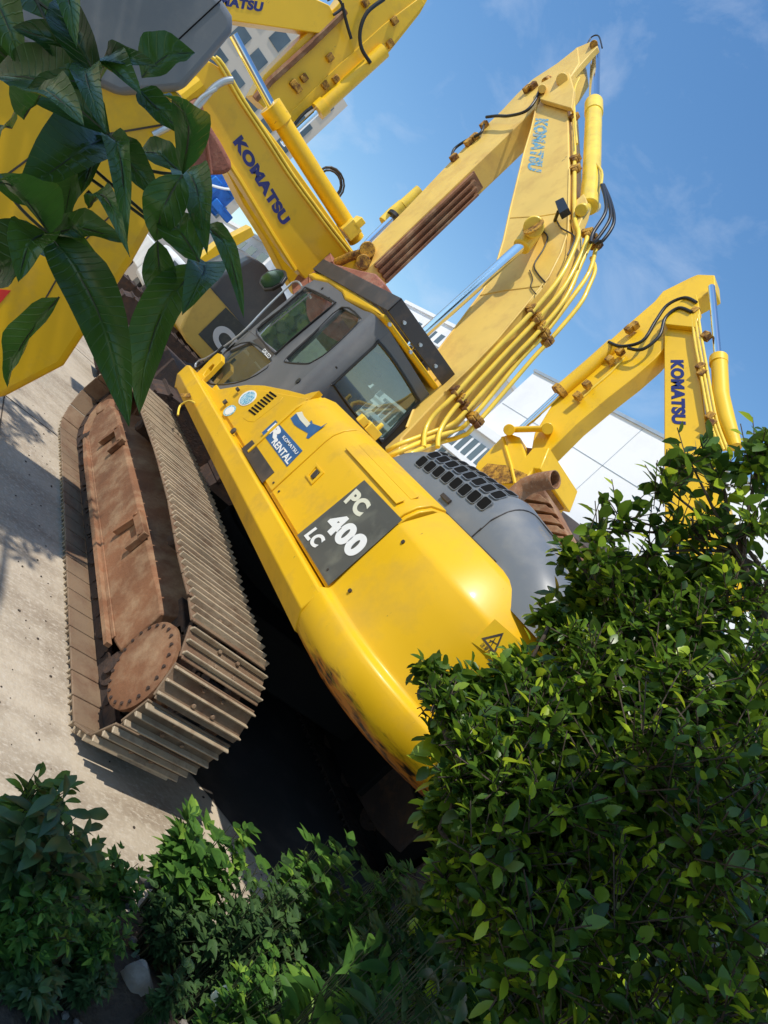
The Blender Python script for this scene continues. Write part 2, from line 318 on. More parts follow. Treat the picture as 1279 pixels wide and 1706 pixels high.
# concrete
def concrete():
    m = mat('concrete_ground', (0.46, 0.385, 0.285), 0.85, dirt=(0.21, 0.155, 0.105), damt=0.9, dscale=1.5, var=0.25, bump=0.3, bscale=30, lo=0.44, hi=0.70, fine=(0.53, 0.46, 0.36), stretch=(1.5, .7, 1))
    return m
M['concrete'] = concrete()
M['soil'] = mat('dark_soil', (0.055, 0.040, 0.028), 0.95, dirt=(0.12, 0.085, 0.05), damt=0.7, dscale=12, var=0.3, bump=0.9, bscale=25)
# ---------------------------------------------------------------- text
def text(body, BL, BR, TL, nrm, name, m, parent, bold=0.02, depth=0.004):
    cu = bpy.data.curves.new(name, 'FONT'); cu.body = body; cu.offset = bold; cu.size = 1; cu.extrude = 0.0; cu.space_character = 1.06
    to = bpy.data.objects.new(name + '_tmp', cu); C.objects.link(to)
    bpy.context.view_layer.update()
    me = bpy.data.meshes.new_from_object(to.evaluated_get(bpy.context.evaluated_depsgraph_get()))
    bpy.data.objects.remove(to); bpy.data.curves.remove(cu)
    xs = [v.co.x for v in me.vertices]; ys = [v.co.y for v in me.vertices]
    x0, x1, y0, y1 = min(xs), max(xs), min(ys), max(ys)
    BL, BR, TL, nrm = V(BL), V(BR), V(TL), V(nrm).normalized()
    for v in me.vertices:
        a = (v.co.x - x0) / (x1 - x0); b = (v.co.y - y0) / (y1 - y0)
        v.co = BL + (BR - BL) * a + (TL - BL) * b + nrm * depth
    bm = bmesh.new(); bm.from_mesh(me)
    r = bmesh.ops.extrude_face_region(bm, geom=bm.faces[:])
    bmesh.ops.translate(bm, vec=-nrm * depth * 0.8, verts=[g for g in r['geom'] if isinstance(g, bmesh.types.BMVert)])
    bmesh.ops.recalc_face_normals(bm, faces=bm.faces[:])
    q = MB(); q.b.free(); q.b = bm
    bpy.data.meshes.remove(me)
    return q.build(name, m, parent, smooth_deg=0)

# ================================================================= SETTING
g = MB(); g.face([(-400, -150, 0), (3.1, -150, 0), (3.1, 400, 0), (-400, 400, 0)])
g.face([(7.5, -150, 0), (150, -150, 0), (150, 400, 0), (7.5, 400, 0)])
tagit(g.build('ground', M['concrete'], smooth_deg=0), kind='structure')
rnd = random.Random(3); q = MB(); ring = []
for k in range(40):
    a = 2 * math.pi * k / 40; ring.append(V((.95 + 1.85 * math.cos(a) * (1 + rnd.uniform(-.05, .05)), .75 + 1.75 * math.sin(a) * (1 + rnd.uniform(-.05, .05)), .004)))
q.face(ring); tagit(q.build('ground_shade', mat('ground_shade_paint', (0.035, 0.028, 0.022), 0.8, dirt=(0.09, 0.07, 0.055), damt=0.8, dscale=2.5, var=0.3), smooth_deg=0), kind='structure')  # dark sheet that paints in the black shade under the machine
# soil bed, lumpy strip behind the parked machine
b = MB(); nx, ny = 46, 90
gr = []
for i in range(nx + 1):
    row = []
    for j in range(ny + 1):
        x = 3.0 + 4.5 * i / nx; y = -8 + 12 * j / ny
        e = min(1, (x - 3.0) / 0.45)
        z = -0.02 + e * (0.16 + 0.05 * math.sin(x * 7.1 + y * 3.3) + 0.04 * math.sin(y * 9.7 - x * 4) + random.uniform(-.012, .012))
        row.append(b.b.verts.new((x + (0.05 * math.sin(y * 5) if i == 0 else 0), y, z)))
    gr.append(row)
for i in range(nx):
    for j in range(ny): b.b.faces.new((gr[i][j], gr[i + 1][j], gr[i + 1][j + 1], gr[i][j + 1]))
tagit(b.build('soil_bed', M['soil'], smooth_deg=80), kind='structure')

# ================================================================= MAIN EXCAVATOR
ex = thing('excavator', 'large dirty yellow excavator in front with grey cab, PC 400 decal and blue rental sticker', 'excavator', (0, 0, 0), )
Y0 = -1.30
# ---- crawler tracks
loop = [(2.1, .045), (2.28, .13), (2.36, .27), (2.41, .42), (2.42, .56), (2.37, .71), (2.27, .84), (2.10, .915), (1.5, .93), (.8, .98), (0, 1.0), (-1, .99), (-2.1, .97), (-2.5, .93), (-2.72, .80), (-2.86, .6), (-2.90, .42), (-2.80, .22), (-2.62, .09), (-2.4, .045)]
def resample(pts, pitch, start=0):
    pts = pts + [pts[0]]; seg = []; tot = 0
    for a, b in zip(pts, pts[1:]):
        d = math.hypot(b[0] - a[0], b[1] - a[1]); seg.append((tot, d, a, b)); tot += d
    n = round(tot / pitch); out = []
    for k in range(n + 1):
        s = tot * (k % n) / n if k < n else tot - 1e-6
        for t0, d, a, b in seg:
            if t0 <= s <= t0 + d + 1e-9:
                f = (s - t0) / d; out.append((a[0] + (b[0] - a[0]) * f, a[1] + (b[1] - a[1]) * f)); break
    return out
shoes = resample(loop, 0.222)
def shoe_mesh(plate, gro, p, q, ya, yb, rnd):
    p, q = V((p[0], 0, p[1])), V((q[0], 0, q[1])); t = (q - p); ln = t.length; t.normalize(); nrm = V((t.z, 0, -t.x))   # outward
    o = p + t * 0.006; ln -= 0.012 + (.022 if p.x > 1.95 else 0)
    def bx(mb, s0, s1, h0, h1, y0, y1):
        a = o + t * s0 + nrm * h0
        mb.prism([a + V((0, y0, 0)), a + t * (s1 - s0) + V((0, y0, 0)), a + t * (s1 - s0) + nrm * (h1 - h0) + V((0, y0, 0)), a + nrm * (h1 - h0) + V((0, y0, 0))], (0, y1 - y0, 0))
    bx(plate, 0, ln, -.006, .008, ya, yb)
    bx(plate, -.012, .02, .004, .014, ya + .01, yb - .01)
    for s in (0.012, ln * .5 - .009, ln - .03):
        h = .036 if s != ln * .5 - .009 else .032
        a0 = o + t * s + nrm * .008
        pr = [a0, a0 + t * .020, a0 + t * .014 + nrm * h, a0 + t * .005 + nrm * h]
        gro.prism([k + V((0, ya + rnd, 0)) for k in pr], (0, yb - ya - rnd * 2, 0))
    return nrm, t, o
def track(ya, yb, ind):
    sgn = -1 if ya < 0 else 1
    yc = (ya + yb) / 2
    tr = MB()
    # link chain: band of links just inside the shoes
    n = len(shoes) - 1
    for i in range(n):
        p, q = V((shoes[i][0], 0, shoes[i][1])), V((shoes[i + 1][0], 0, shoes[i + 1][1])); t = (q - p); ln = t.length; t.normalize(); nr = V((t.z, 0, -t.x))
        for dy in (-.10, .06):
            a = p - nr * .10 + t * .01
            tr.prism([a + V((0, yc + dy, 0)), a + t * (ln - .02) + V((0, yc + dy, 0)), a + t * (ln - .0) + nr * .09 + V((0, yc + dy, 0)), a + nr * .09 + V((0, yc + dy, 0))], (0, .04, 0))
        a = p - nr * .06; tr.cyl(a + V((0, yc - .11, 0)), a + V((0, yc + .11, 0)), .022, 8)
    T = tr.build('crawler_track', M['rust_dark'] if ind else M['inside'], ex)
    allm = (MB(), MB())
    for i in range(n):
        pm, gm = (MB(), MB()) if ind else allm
        nr, t, o = shoe_mesh(pm, gm, shoes[i], shoes[i + 1], ya, yb, .004)
        for dy in (-.07, .07):
            for s in (.05, .14):
                c = o + t * s + nr * .004 + V((0, yc + dy, 0)); pm.cyl(c, c + nr * .022, .014, 6)
        if ind:
            for v in gm.b.verts: pass
            # one shoe = plate and ribs in one mesh, two materials
            me2 = bpy.data.meshes.new('g'); gm.b.to_mesh(me2); gm.b.free()
            k0 = len(pm.b.faces); pm.b.from_mesh(me2); bpy.data.meshes.remove(me2)
            pm.b.faces.ensure_lookup_table()
            for f in pm.b.faces[k0:]: f.material_index = 1
            so_ = pm.build('track_shoe', M['shoe'], T, smooth_deg=0, bev=.003, seg=1); so_.data.materials.append(M['grouser'])
    if not ind:
        me2 = bpy.data.meshes.new('g'); allm[1].b.to_mesh(me2); allm[1].b.free(); allm[0].b.from_mesh(me2)
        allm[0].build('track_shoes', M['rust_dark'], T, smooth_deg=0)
    # rollers, idler, sprocket
    r = MB()
    for k in range(9):
        x = -2.1 + k * .47
        r.disc_lathe((x, yc - .12, .19), (0, 1, 0), [(.05, -.03), (.05, 0), (.115, 0), (.115, .05), (.085, .06), (.085, .18), (.115, .19), (.115, .24), (.05, .24), (.05, .27)], 16)
    for x in (-1.3, .9): r.disc_lathe((x, yc - .12, .83), (0, 1, 0), [(.05, 0), (.07, .02), (.07, .22), (.05, .24)], 16)
    each(r, 'track_roller', M['rust_dark'], T)
    iw = MB(); iw.disc_lathe((-2.42, yc - .10, .5), (0, 1, 0), [(.1, -.05), (.14, 0), (.3, .02), (.36, 0), (.36, .05), (.33, .06), (.33, .14), (.36, .15), (.36, .2), (.3, .18), (.14, .2), (.1, .25)], 30)
    iw.build('idler_wheel', M['rust'], T)
    sp = MB(); nt_ = 21
    ring = []
    for k in range(nt_ * 4):
        a = 2 * math.pi * k / (nt_ * 4); R = .36 if k % 4 in (0, 1) else .30
        ring.append(V((2.02 + R * math.cos(a), yc - .04, .5 + R * math.sin(a))))
    sp.prism(ring, (0, .08, 0)); sp.build('sprocket', M['rust_dark'], T)
    # side frame
    yo = ya if sgn < 0 else yb
    yf = yo - sgn * .16
    def sec(x, k=1):   # k shrinks at the ends
        pr = [(yf, .235), (yf, .63), (yf - sgn * .30, .80), (yf - sgn * .52, .80), (yf - sgn * .52, .22), (yf - sgn * .1, .20)]
        return [V((x, y, .5 + (z - .5) * k)) for y, z in pr]
    fr = MB(); fr.loft([sec(-2.35, .55), sec(-2.05, .95), sec(-1.8, 1), sec(1.45, 1), sec(1.60, .85)])
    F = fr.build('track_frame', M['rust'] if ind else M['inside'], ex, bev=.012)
    lp = MB(); lp.box((-2.0, yf + sgn * .012, .232), (1.44, yf, .262)); lp.build('edge_strip', M['rust'], F, bev=.004)
    for x in (-1.45, .35):      # bent step brackets welded on the slope
        s2 = MB()
        o = V((x, yf + sgn * .004, .60))
        s2.prism([o, o + V((.36, 0, .0)), o + V((.36, sgn * .0, .07)), o + V((0, 0, .07))], (0, sgn * .05, 0))
        s2.prism([o + V((.0, 0, 0)), o + V((.05, 0, 0)), o + V((-.02, 0, -.2)), o + V((-.06, 0, -.16))], (0, sgn * .05, 0))
        s2.prism([o + V((.30, 0, 0)), o + V((.36, 0, 0)), o + V((.34, 0, -.12)), o + V((.28, 0, -.10))], (0, sgn * .05, 0))
        for dx in (.03, .33): s2.cyl(o + V((dx, sgn * .05, .035)), o + V((dx, sgn * .06, .035)), .018, 8)
        s2.build('step_bracket', M['rust'], F, bev=.004)
    if ind:
        wh = MB(); wh.prism([(-1.9, yf - .05, .22), (-1.4, yf - .05, .2), (1.5, yf - .05, .2), (1.5, yf - .05, .23), (-1.9, yf - .05, .25)], (0, .04, 0)); wh.build('lower_flange', M['rust'], F)
    # final drive housing, round cover with bolts
    fd = MB(); yd = yo - sgn * .06; c = V((2.03, yd, .49)); ax = V((0, -sgn, 0))
    fd.disc_lathe(c, ax, [(.02, -.004), (.235, -.004), (.262, .008), (.262, .035), (.245, .05), (.245, .16), (.29, .2), (.29, .5), (.2, .52)], 40)
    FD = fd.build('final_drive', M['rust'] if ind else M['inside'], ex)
    bo = MB()
    for k in range(22):
        a = 2 * math.pi * k / 22 + .1; p = c + V((math.cos(a) * .232, 0, math.sin(a) * .232)); bo.cyl(p - ax * .0, p - ax * .012, .011, 6)
    each(bo, 'cover_bolt', M['rust_dark'], FD)
    w = MB(); w.prism([V((1.45, yf - sgn * .1, .22)), V((1.45, yf - sgn * .1, .72)), V((2.2, yf - sgn * .1, .62)), V((2.2, yf - sgn * .1, .34)), V((1.9, yf - sgn * .1, .25))], (0, -sgn * .35, 0)); w.build('drive_bracket', M['rust_dark'], F, bev=.01)
track(-1.67, -1.07, True)
track(1.07, 1.67, False)  # near-black copy of the track: under-body shade is in its colour
cb = MB(); cb.box((-1.3, -1.1, .35), (1.1, 1.1, .80)); cb.disc_lathe((-.1, 0, .78), (0, 0, 1), [(.75, 0), (.75, .2), (.66, .2), (.66, .36)], 40)
cb.build('carbody', M['inside'], ex, bev=.02)  # near-black, with the shade beneath the house put into the colour
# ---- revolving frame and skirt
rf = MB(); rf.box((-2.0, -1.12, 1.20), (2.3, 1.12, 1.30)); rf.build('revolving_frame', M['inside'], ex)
for s in (-1, 1):
    sk = MB(); x0, x1 = -2.04, 2.30
    def prof(x, zz=0): return [V((x, s * 1.34, 1.50 + zz)), V((x, s * 1.352, 1.49 + zz)), V((x, s * 1.352, 1.355 + zz)), V((x, s * 1.27, 1.235 + zz)), V((x, s * 1.20, 1.235)), V((x, s * 1.20, 1.50 + zz))]
    sk.loft([prof(x0, -.02), prof(x0 + .06), prof(x1)])
    K = sk.build('side_skirt', M['yellow'], ex, bev=.008)
    if s < 0:
        hk = MB(); hk.tube(PS([(296, 692), (300, 676), (315, 668), (325, 672)], y=-1.38), .010, 8, 5); hk.build('lifting_hook', M['yellow_pipe'], K)
        pl = MB(); pl.prism(PS([(300, 655), (316, 655), (318, 661), (302, 661)], y=-1.358), (0, .004, 0)); pl.build('stamped_plate', M['rust_edge'], K, smooth_deg=0)
# ---- house
hx = [(-.45, 1), (2.24, 1)]
hs = MB()
def hsec(x, s=1): 
    half = [(-1.285, 1.51), (-1.285, 2.02), (-1.275, 2.10), (-1.245, 2.17), (-1.19, 2.235), (-1.10, 2.275), (-.9, 2.30)]
    pts = [V((x, y, z)) for y, z in half] + [V((x, -y, z)) for y, z in reversed(half)]
    return pts
hs.loft([hsec(.30), hsec(2.24)])
H = hs.build('engine_housing', M['yellow'], ex, bev=.006)
# door skins, slightly proud with gaps between
def door(xa, xb, name, z0=1.535, ztop=2.02):
    d = MB(); prof = [(-1.300, z0), (-1.300, 2.03), (-1.292, 2.105), (-1.258, 2.182), (-1.20, 2.25), (-1.10, 2.292), (-1.08, 2.27), (-1.19, 2.225), (-1.245, 2.16), (-1.275, 2.10), (-1.282, 2.02), (-1.282, z0)]
    d.loft([[V((xa, y, z)) for y, z in prof], [V((xb, y, z)) for y, z in prof]])
    return d.build(name, M['yellow'], ex, bev=.006)
D2 = door(.345, 1.035, 'side_door'); D3 = door(1.050, 2.215, 'side_door')
# raised rib edge beside front compartment
rb = MB(); rb.loft([[V((x, y, z)) for y, z in [(-1.302, 1.54), (-1.312, 1.54), (-1.312, 2.04), (-1.29, 2.12), (-1.22, 2.235), (-1.21, 2.225)]] for x in (.34, .375)]); rb.build('door_rib', M['yellow'], D2, bev=.004)
# pressed ribs (recess steps) on shoulder above the decal
for k in (0, 1):
    q = MB(); a = PS([(637 + k * 22, 786 - k * 14), (648 + k * 22, 781 - k * 14)], y=-1.28)
    zz = (2.105 + k * .075); yy = -1.30 + k * .05
    q.loft([[V((x, yy, zz)), V((x, yy - .008, zz + .004)), V((x, yy + .012, zz + .05)), V((x, yy + .022, zz + .05))] for x in (1.30, 2.12)])
    q.build('pressed_rib', M['yellow'], D3, bev=.003)
# front compartment (below the cab)
def arc_pts(): return [(318, 641), (321, 627), (337, 612), (352, 596), (362, 588), (369, 590), (369, 600), (352, 618), (337, 633), (357, 650), (378, 646), (410, 641), (440, 642), (480, 650), (507, 657), (520, 653), (532, 653)]
fc = arc_pts()
front = [P(a, b_, y=-1.27) for a, b_ in fc]
xr = .335; front = [V((min(p.x, xr), p.y, p.z)) for p in front]
front += [V((xr, -1.27, 2.26)), V((xr, -1.27, 1.515)), V((P(318, 641, y=-1.27).x, -1.27, 1.40))]
hole = PS([(338, 624), (341, 628), (352, 617), (357, 608), (354, 606), (346, 613)], y=-1.27)
f = MB(); f.prism(front, (0, .05, 0), [hole]); FCm = f.build('front_compartment', M['yellow'], ex, bev=.006)
fb = MB(); fb.box((-1.45, -1.21, 1.31), (.29, 1.25, 1.60)); fb.build('cab_base', M['yellow'], ex, bev=.02)
fd_ = MB(); sx = -.64
fd_.prism([V((sx + .01, -1.285, 1.535)), V((.33, -1.285, 1.535)), V((.33, -1.285, 2.15)), V((.18, -1.285, 2.10)), V((sx + .3, -1.285, 1.93)), V((sx + .01, -1.285, 1.80))], (0, .02, 0))
FD1 = fd_.build('side_door', M['yellow'], ex, bev=.006)
for p in ((376, 668), (452 - 15, 652 - 8)): pass
hg = MB(); hh = P(376, 671, y=-1.29); hg.box(hh + V((-.03, -.02, -.02)), hh + V((.03, .0, .02))); hh = P(397, 650, y=-1.29); hg.box(hh + V((-.03, -.02, -.015)), hh + V((.03, .0, .015))); each(hg, 'hinge', M['guard'], FD1, bev=.003)
# vent recess with slats
vq = PS([(404, 696), (446, 655), (471, 661), (465, 670), (423, 703), (413, 702)], y=-1.287)
vf = MB(); vf.prism(vq, (0, .003, 0), []); 
VF = vf.build('vent_panel', M['yellow'], FD1, bev=.002)
for k in range(9):
    a0 = V((408 + k * 4.9, 688 - k * 4.3)); a1 = V((419 + k * 4.9, 696 - k * 4.3))
    if k in (0,): continue
    s_ = MB(); dd = V((1.3, 1.3)); 
    pts = [(a0.x, a0.y), (a0.x + 2.6, a0.y - 2.2), (a1.x + 2.6, a1.y - 2.2), (a1.x, a1.y)]
    s_.prism(PS(pts, y=-1.291), (0, .004, 0)); s_.build('vent_slot', M['inside'], VF, smooth_deg=0)
kn = MB(); c_ = P(389, 719, y=-1.301); kn.disc_lathe(c_, (0, -1, 0), [(.0, .0), (.032, .0), (.032, .012), (.022, .018), (.0, .018)][1:], 16); kn.build('door_catch', M['guard'], D2)
# oval stickers
def oval(cx, cy, rx, ry, ang, m, name, parent, y=-1.289):
    q = MB(); pts = []
    for k in range(28):
        a = 2 * math.pi * k / 28; x = rx * math.cos(a); z = ry * math.sin(a); pts.append((cx + x * math.cos(ang) - z * math.sin(ang), cy + x * math.sin(ang) + z * math.cos(ang)))
    q.prism(PS(pts, y=y), (0, .0025, 0)); return q.build(name, m, parent, smooth_deg=0)
oval(412, 663, 17, 10, -.62, M['white'], 'round_sticker', FD1); oval(412, 663, 14.5, 8, -.62, M['sky_sticker'], 'round_sticker', FD1, -1.2915)
oval(382, 684, 12, 7, -.62, M['sky_sticker'], 'round_sticker', FD1); oval(382, 684, 9, 5, -.62, M['white'], 'round_sticker', FD1, -1.2915)
# dark rectangle, rental sticker, skyline sticker, latch on the middle door
yD = -1.3005
q = MB(); q.prism(PS([(402, 748), (420, 733), (457, 787), (437, 805)], y=yD), (0, -.003, 0)); q.build('dark_patch', M['guard'], D2, smooth_deg=0)
q = MB(); st = [(436, 721), (459, 700), (504, 751), (478, 778)]; q.prism(PS(st, y=yD), (0, -.002, 0)); RS = q.build('rental_sticker', M['sticker_blue'], D2, smooth_deg=0)
def bil(c4, s, t):   # c4: corners BL,BR,TL,TR in px
    BL, BR, TL, TR = [V(p) for p in c4]; return (BL * (1 - s) + BR * s) * (1 - t) + (TL * (1 - s) + TR * s) * t
cq = ((436, 721), (478, 778), (459, 700), (504, 751))
def stext(body, s0, s1, t0, t1, y, m, par, bold=.02, nm='lettering', cqq=cq):
    a, b_, c_ = [P(*bil(cqq, s, t), y=y) for s, t in ((s0, t0), (s1, t0), (s0, t1))]
    return text(body, a, b_, c_, (0, -1, 0), nm, m, par, bold, .002)
yS = yD - .003
stext('RENTAL', .33, .97, .08, .46, yS, M['white'], RS, .03)
stext('KOMATSU', .42, .95, .66, .84, yS, M['white'], RS, .01)
stext('R', .05, .40, .30, .92, yS, M['white'], RS, .07)
# skyline sticker
q = MB(); q.prism(PS([(484, 697), (492, 690), (497, 688), (500, 694), (512, 708), (519, 700), (521, 706), (535, 711), (545, 705), (530, 718), (514, 731), (510, 730), (513, 722), (497, 713), (490, 708)], y=yD), (0, -.002, 0)); SS = q.build('skyline_sticker', M['sticker_blue'], D2, smooth_deg=0)
q = MB(); q.prism(PS([(493, 688), (503, 686), (506, 693), (517, 706), (511, 712), (500, 700)], y=yD - .0022), (0, -.002, 0)); q.build('sticker_sky', M['cream'], SS, smooth_deg=0)
# latch
q = MB(); lo_ = PS([(509, 793), (527, 772), (540, 788), (520, 808)], y=yD); li = PS([(514, 793), (527, 778), (535, 788), (521, 802)], y=yD)
q.prism(lo_, (0, -.008, 0), [li]); LT = q.build('door_latch', M['yellow'], D2, bev=.002)
q = MB(); q.prism(PS([(518, 795), (524, 788), (529, 783), (532, 788), (527, 797), (522, 799)], y=yD), (0, -.012, 0)); q.build('latch_handle', M['guard'], LT, bev=.002)
# model plate
q = MB(); q.prism(PS([(495, 892), (607, 800), (670, 866), (547, 976)], y=-1.3005), (0, -.0025, 0)); MP = q.build('model_decal', M['decal_grey'], D3, smooth_deg=0)
yP = -1.3035
cP = ((495, 892), (547, 976), (607, 800), (670, 866))
def ptext(b_, BL, BR, TL, m, bold): return text(b_, P(*BL, y=yP), P(*BR, y=yP), P(*TL, y=yP), (0, -1, 0), 'lettering', m, MP, bold, .0025)
ptext('400', (537, 877), (585, 933), (567, 849), M['white'], .06)
ptext('PC', (572, 836), (597, 863), (594, 814), M['cream'], .05)
ptext('LC', (506, 893), (523, 914), (526, 878), M['white'], .05)
# ---- counterweight
def cwring(z, d):
    half = [(2.255, -1.30), (2.66, -1.275), (2.92, -1.16), (3.12, -.96), (3.24, -.70), (3.32, -.40), (3.35, -.2), (3.36, 0)]
    def off(p, i):
        a = half[max(i - 1, 0)]; c = half[min(i + 1, len(half) - 1)]; t = V((c[0] - a[0], c[1] - a[1], 0)).normalized(); n = V((-t.y, t.x, 0))
        if i == 0: n = V((0, 1, 0))
        if i == len(half) - 1: n = V((-1, 0, 0))
        return V((p[0], p[1], 0)) + n * (d)
    hs2 = smooth([V((a, b_, 0)) for a, b_ in half], 2); half = [(p.x, p.y) for p in hs2]
    r = [off(p, i) for i, p in enumerate(half)]
    r += [V((p.x, -p.y, 0)) for p in reversed(r[:-1])]
    return [V((p.x, p.y, z)) for p in r]
cwm = MB()
lv = [(1.235, .06), (1.26, .02), (1.34, -.035), (1.47, -.055), (1.505, -.045), (1.53, .0), (1.56, .005), (1.70, .0), (1.90, 0.0), (2.03, .0), (2.055, .006), (2.08, .02), (2.245, .125), (2.268, .15), (2.28, .19)]
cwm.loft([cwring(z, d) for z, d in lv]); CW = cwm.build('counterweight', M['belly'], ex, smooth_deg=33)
m_ = CW.modifiers.new('bevel', 'BEVEL'); m_.width = .025; m_.segments = 3; m_.limit_method = 'ANGLE'; m_.angle_limit = rad(33)
# warning label on the bend
A = V((2.92, -1.16, 0)); B_ = V((3.12, -.96, 0)); tdir = (B_ - A).normalized(); nn = V((tdir.y, -tdir.x, 0))
pl = (A + nn * .013, nn)
oq = [(786, 1070), (824, 1031), (880, 1080), (845, 1112)]
q = MB(); q.prism([P(a, b2, pl=pl) for a, b2 in oq], nn * .002); WL = q.build('warning_label', M['yellow_far'], CW, smooth_deg=0)
pl2 = (A + nn * .016, nn)
q = MB()
o3 = [(802, 1063), (839, 1054), (824, 1091)]; i3 = [(808, 1065), (834, 1059), (823, 1084)]
q.prism([P(a, b2, pl=pl2) for a, b2 in o3], nn * .001, [[P(a, b2, pl=pl2) for a, b2 in i3]]); q.build('warning_triangle', M['guard'], WL, smooth_deg=0)
q = MB()
for a0, a1 in (((816, 1066), (828, 1073)), ((825, 1063), (818, 1076)), ((814, 1070), (822, 1067))): q.tube([P(*a0, pl=pl2), P(*a1, pl=pl2)], .0022, 5)
q.build('warning_figure', M['guard'], WL, smooth_deg=0)
text('注意危険', P(799, 1075, pl=pl2), P(820, 1096, pl=pl2), P(805, 1070, pl=pl2), nn, 'lettering', M['guard'], WL, .0, .001)
q = MB(); o4 = [(843, 1092), (853, 1083), (864, 1093), (854, 1102)]; i4 = [(846, 1092), (853, 1086), (861, 1093), (854, 1099)]
q.prism([P(a, b2, pl=pl2) for a, b2 in o4], nn * .001, [[P(a, b2, pl=pl2) for a, b2 in i4]]); q.build('label_box', M['guard'], WL, smooth_deg=0)
q = MB()
for x, z in ((2.40, 1.62), (2.40, 2.0)): q.cyl((x, -1.303, z), (x, -1.292, z), .012, 10)
each(q, 'counterweight_bolt', M['guard'], CW)
q = MB()
for x in (.42, .98, 1.12, 2.14):
    for z in (1.58,): q.cyl((x, -1.306, z), (x, -1.295, z), .009, 8)
each(q, 'door_bolt', M['guard'], D3)
# ---- grey engine hood (cowl) with grille
def cowl_sec(x, zt, yi=-1.03, zb=2.17, r=.20):
    p = [V((x, yi - .0, zb)), V((x, yi + .005, zt - r - .02))]
    for k in range(1, 8):
        a = math.pi / 2 * k / 7
        p.append(V((x, yi + .02 + r * 1.15 * (1 - math.cos(a)), zt - r + r * math.sin(a))))
    p += [V((x, .2, zt + .02)), V((x, .95, zt)), V((x, 1.03, zt - .2)), V((x, 1.03, zb))]
    return p
zc = [(1.33, 2.36), (1.36, 2.46), (1.43, 2.545), (1.60, 2.60), (1.9, 2.635), (2.15, 2.65), (2.28, 2.66)]
secs = [cowl_sec(x, z, r=min(.2, (z - 2.29) * .8)) for x, z in zc]
secsB = [(2.34, 2.668), (2.42, 2.655), (2.47, 2.62), (2.55, 2.595), (2.70, 2.565), (2.84, 2.53), (3.0, 2.48), (3.12, 2.42), (3.18, 2.34), (3.20, 2.28)]
cw2 = MB(); cw2.loft(secs + [cowl_sec(x, z, yi=-1.03 + max(0, (x - 2.95)) * .5, r=min(.2, (z - 2.19) * .8)) for x, z in secsB])
HD = cw2.build('engine_hood', M['hood'], ex, smooth_deg=50)
sg = MB(); sg.box((1.40, -1.05, 2.265), (2.7, -.9, 2.288)); sg.build('hood_seal', M['guard'], HD)
q = MB(); q.box((2.0, -1.045, 2.33), (2.1, -1.028, 2.36)); q.build('hood_latch', M['guard'], HD, bev=.004)
# grille openings: dark inset pads, five rows of rounded squares along the rounded shoulder
rows = [((707, 768), (803, 841)), ((724, 757), (820, 831)), ((739, 749), (829, 823))]
def hoodpt(x, s):   # point and normal on hood shoulder; s = arc parameter
    zt = 0
    for (xa, za), (xb, zb) in zip(zc + secsB, (zc + secsB)[1:]):
        if xa <= x <= xb: zt = za + (zb - za) * (x - xa) / (xb - xa)
    r = .2; yi = -1.03
    if s < 0: return V((x, yi + .004, zt - r + s)), V((0, -1, 0)), V((0, 0, 1))
    a = s / (r * 1.08)
    if a > math.pi / 2:
        e = s - r * 1.08 * math.pi / 2; return V((x, yi + .02 + r * 1.15 + e, zt + e * .05)), V((0, 0, 1)), V((0, 1, 0))
    yo_ = .005 + .0208 * a / .225 if a < .225 else .02 + r * 1.15 * (1 - math.cos(a))
    return V((x, yi + yo_, zt - r + r * math.sin(a))), V((0, -math.cos(a), math.sin(a))), V((0, math.sin(a), math.cos(a))).normalized()
q = MB(); q.tube([V((2.44, YS0, z)) for YS0, z in ((-1.033, 2.29), (-1.033, 2.36))] + [hoodpt(2.44, -.1 + .03 * i)[0] + hoodpt(2.44, -.1 + .03 * i)[1] * .001 for i in range(22)], .004, 5); q.build('hood_joint', M['guard'], HD)
def pix(p):
    d = p - CAM; q = d.dot(FWD); return 639.5 + FPX * d.dot(RGT) / q, 853 - FPX * d.dot(UPV) / q
grid = []
for i in range(110):
    for j in range(48):
        x = 1.38 + i * .01; a = -.16 + j * .0125; grid.append((x, a, pix(hoodpt(x, a)[0])))
near = lambda u_, v_: min(grid, key=lambda e: (e[2][0] - u_) ** 2 + (e[2][1] - v_) ** 2)[:2]
c0_, c1_ = near(707, 768), near(802, 843); b0_ = near(724, 757)
for ri in range(3):
    for k in range(8):
        x = c0_[0] + (c1_[0] - c0_[0]) * k / 7 - ri * .022; a_ = (.01, .118, .215)[ri]
        p, n, t = hoodpt(x, a_)
        w = .039; h = .037 if ri < 2 else .033; pts = []; rim = []
        for cx_, cz_, a0 in ((w - .014, h - .014, 0), (-w + .014, h - .014, 90), (-w + .014, -h + .014, 180), (w - .014, -h + .014, 270)):
            for d in (0, 45, 90):
                a = rad(a0 + d)
                pts.append(p + V((1, 0, 0.0)) * (cx_ + .014 * math.cos(a)) + t * (cz_ + .014 * math.sin(a)) - n * .012)
                rim.append(p + V((1, 0, 0.0)) * (cx_ + .019 * math.cos(a)) + t * (cz_ + .019 * math.sin(a)) - n * .006)
        q = MB(); q.prism(pts, n * .019); G_ = q.build('grille_opening', M['inside'], HD, smooth_deg=0)
        q = MB(); q.prism(rim, n * .015, [[r_ + n * .006 for r_ in pts]]); q.build('grille_rim', M['hood'], HD, smooth_deg=0)
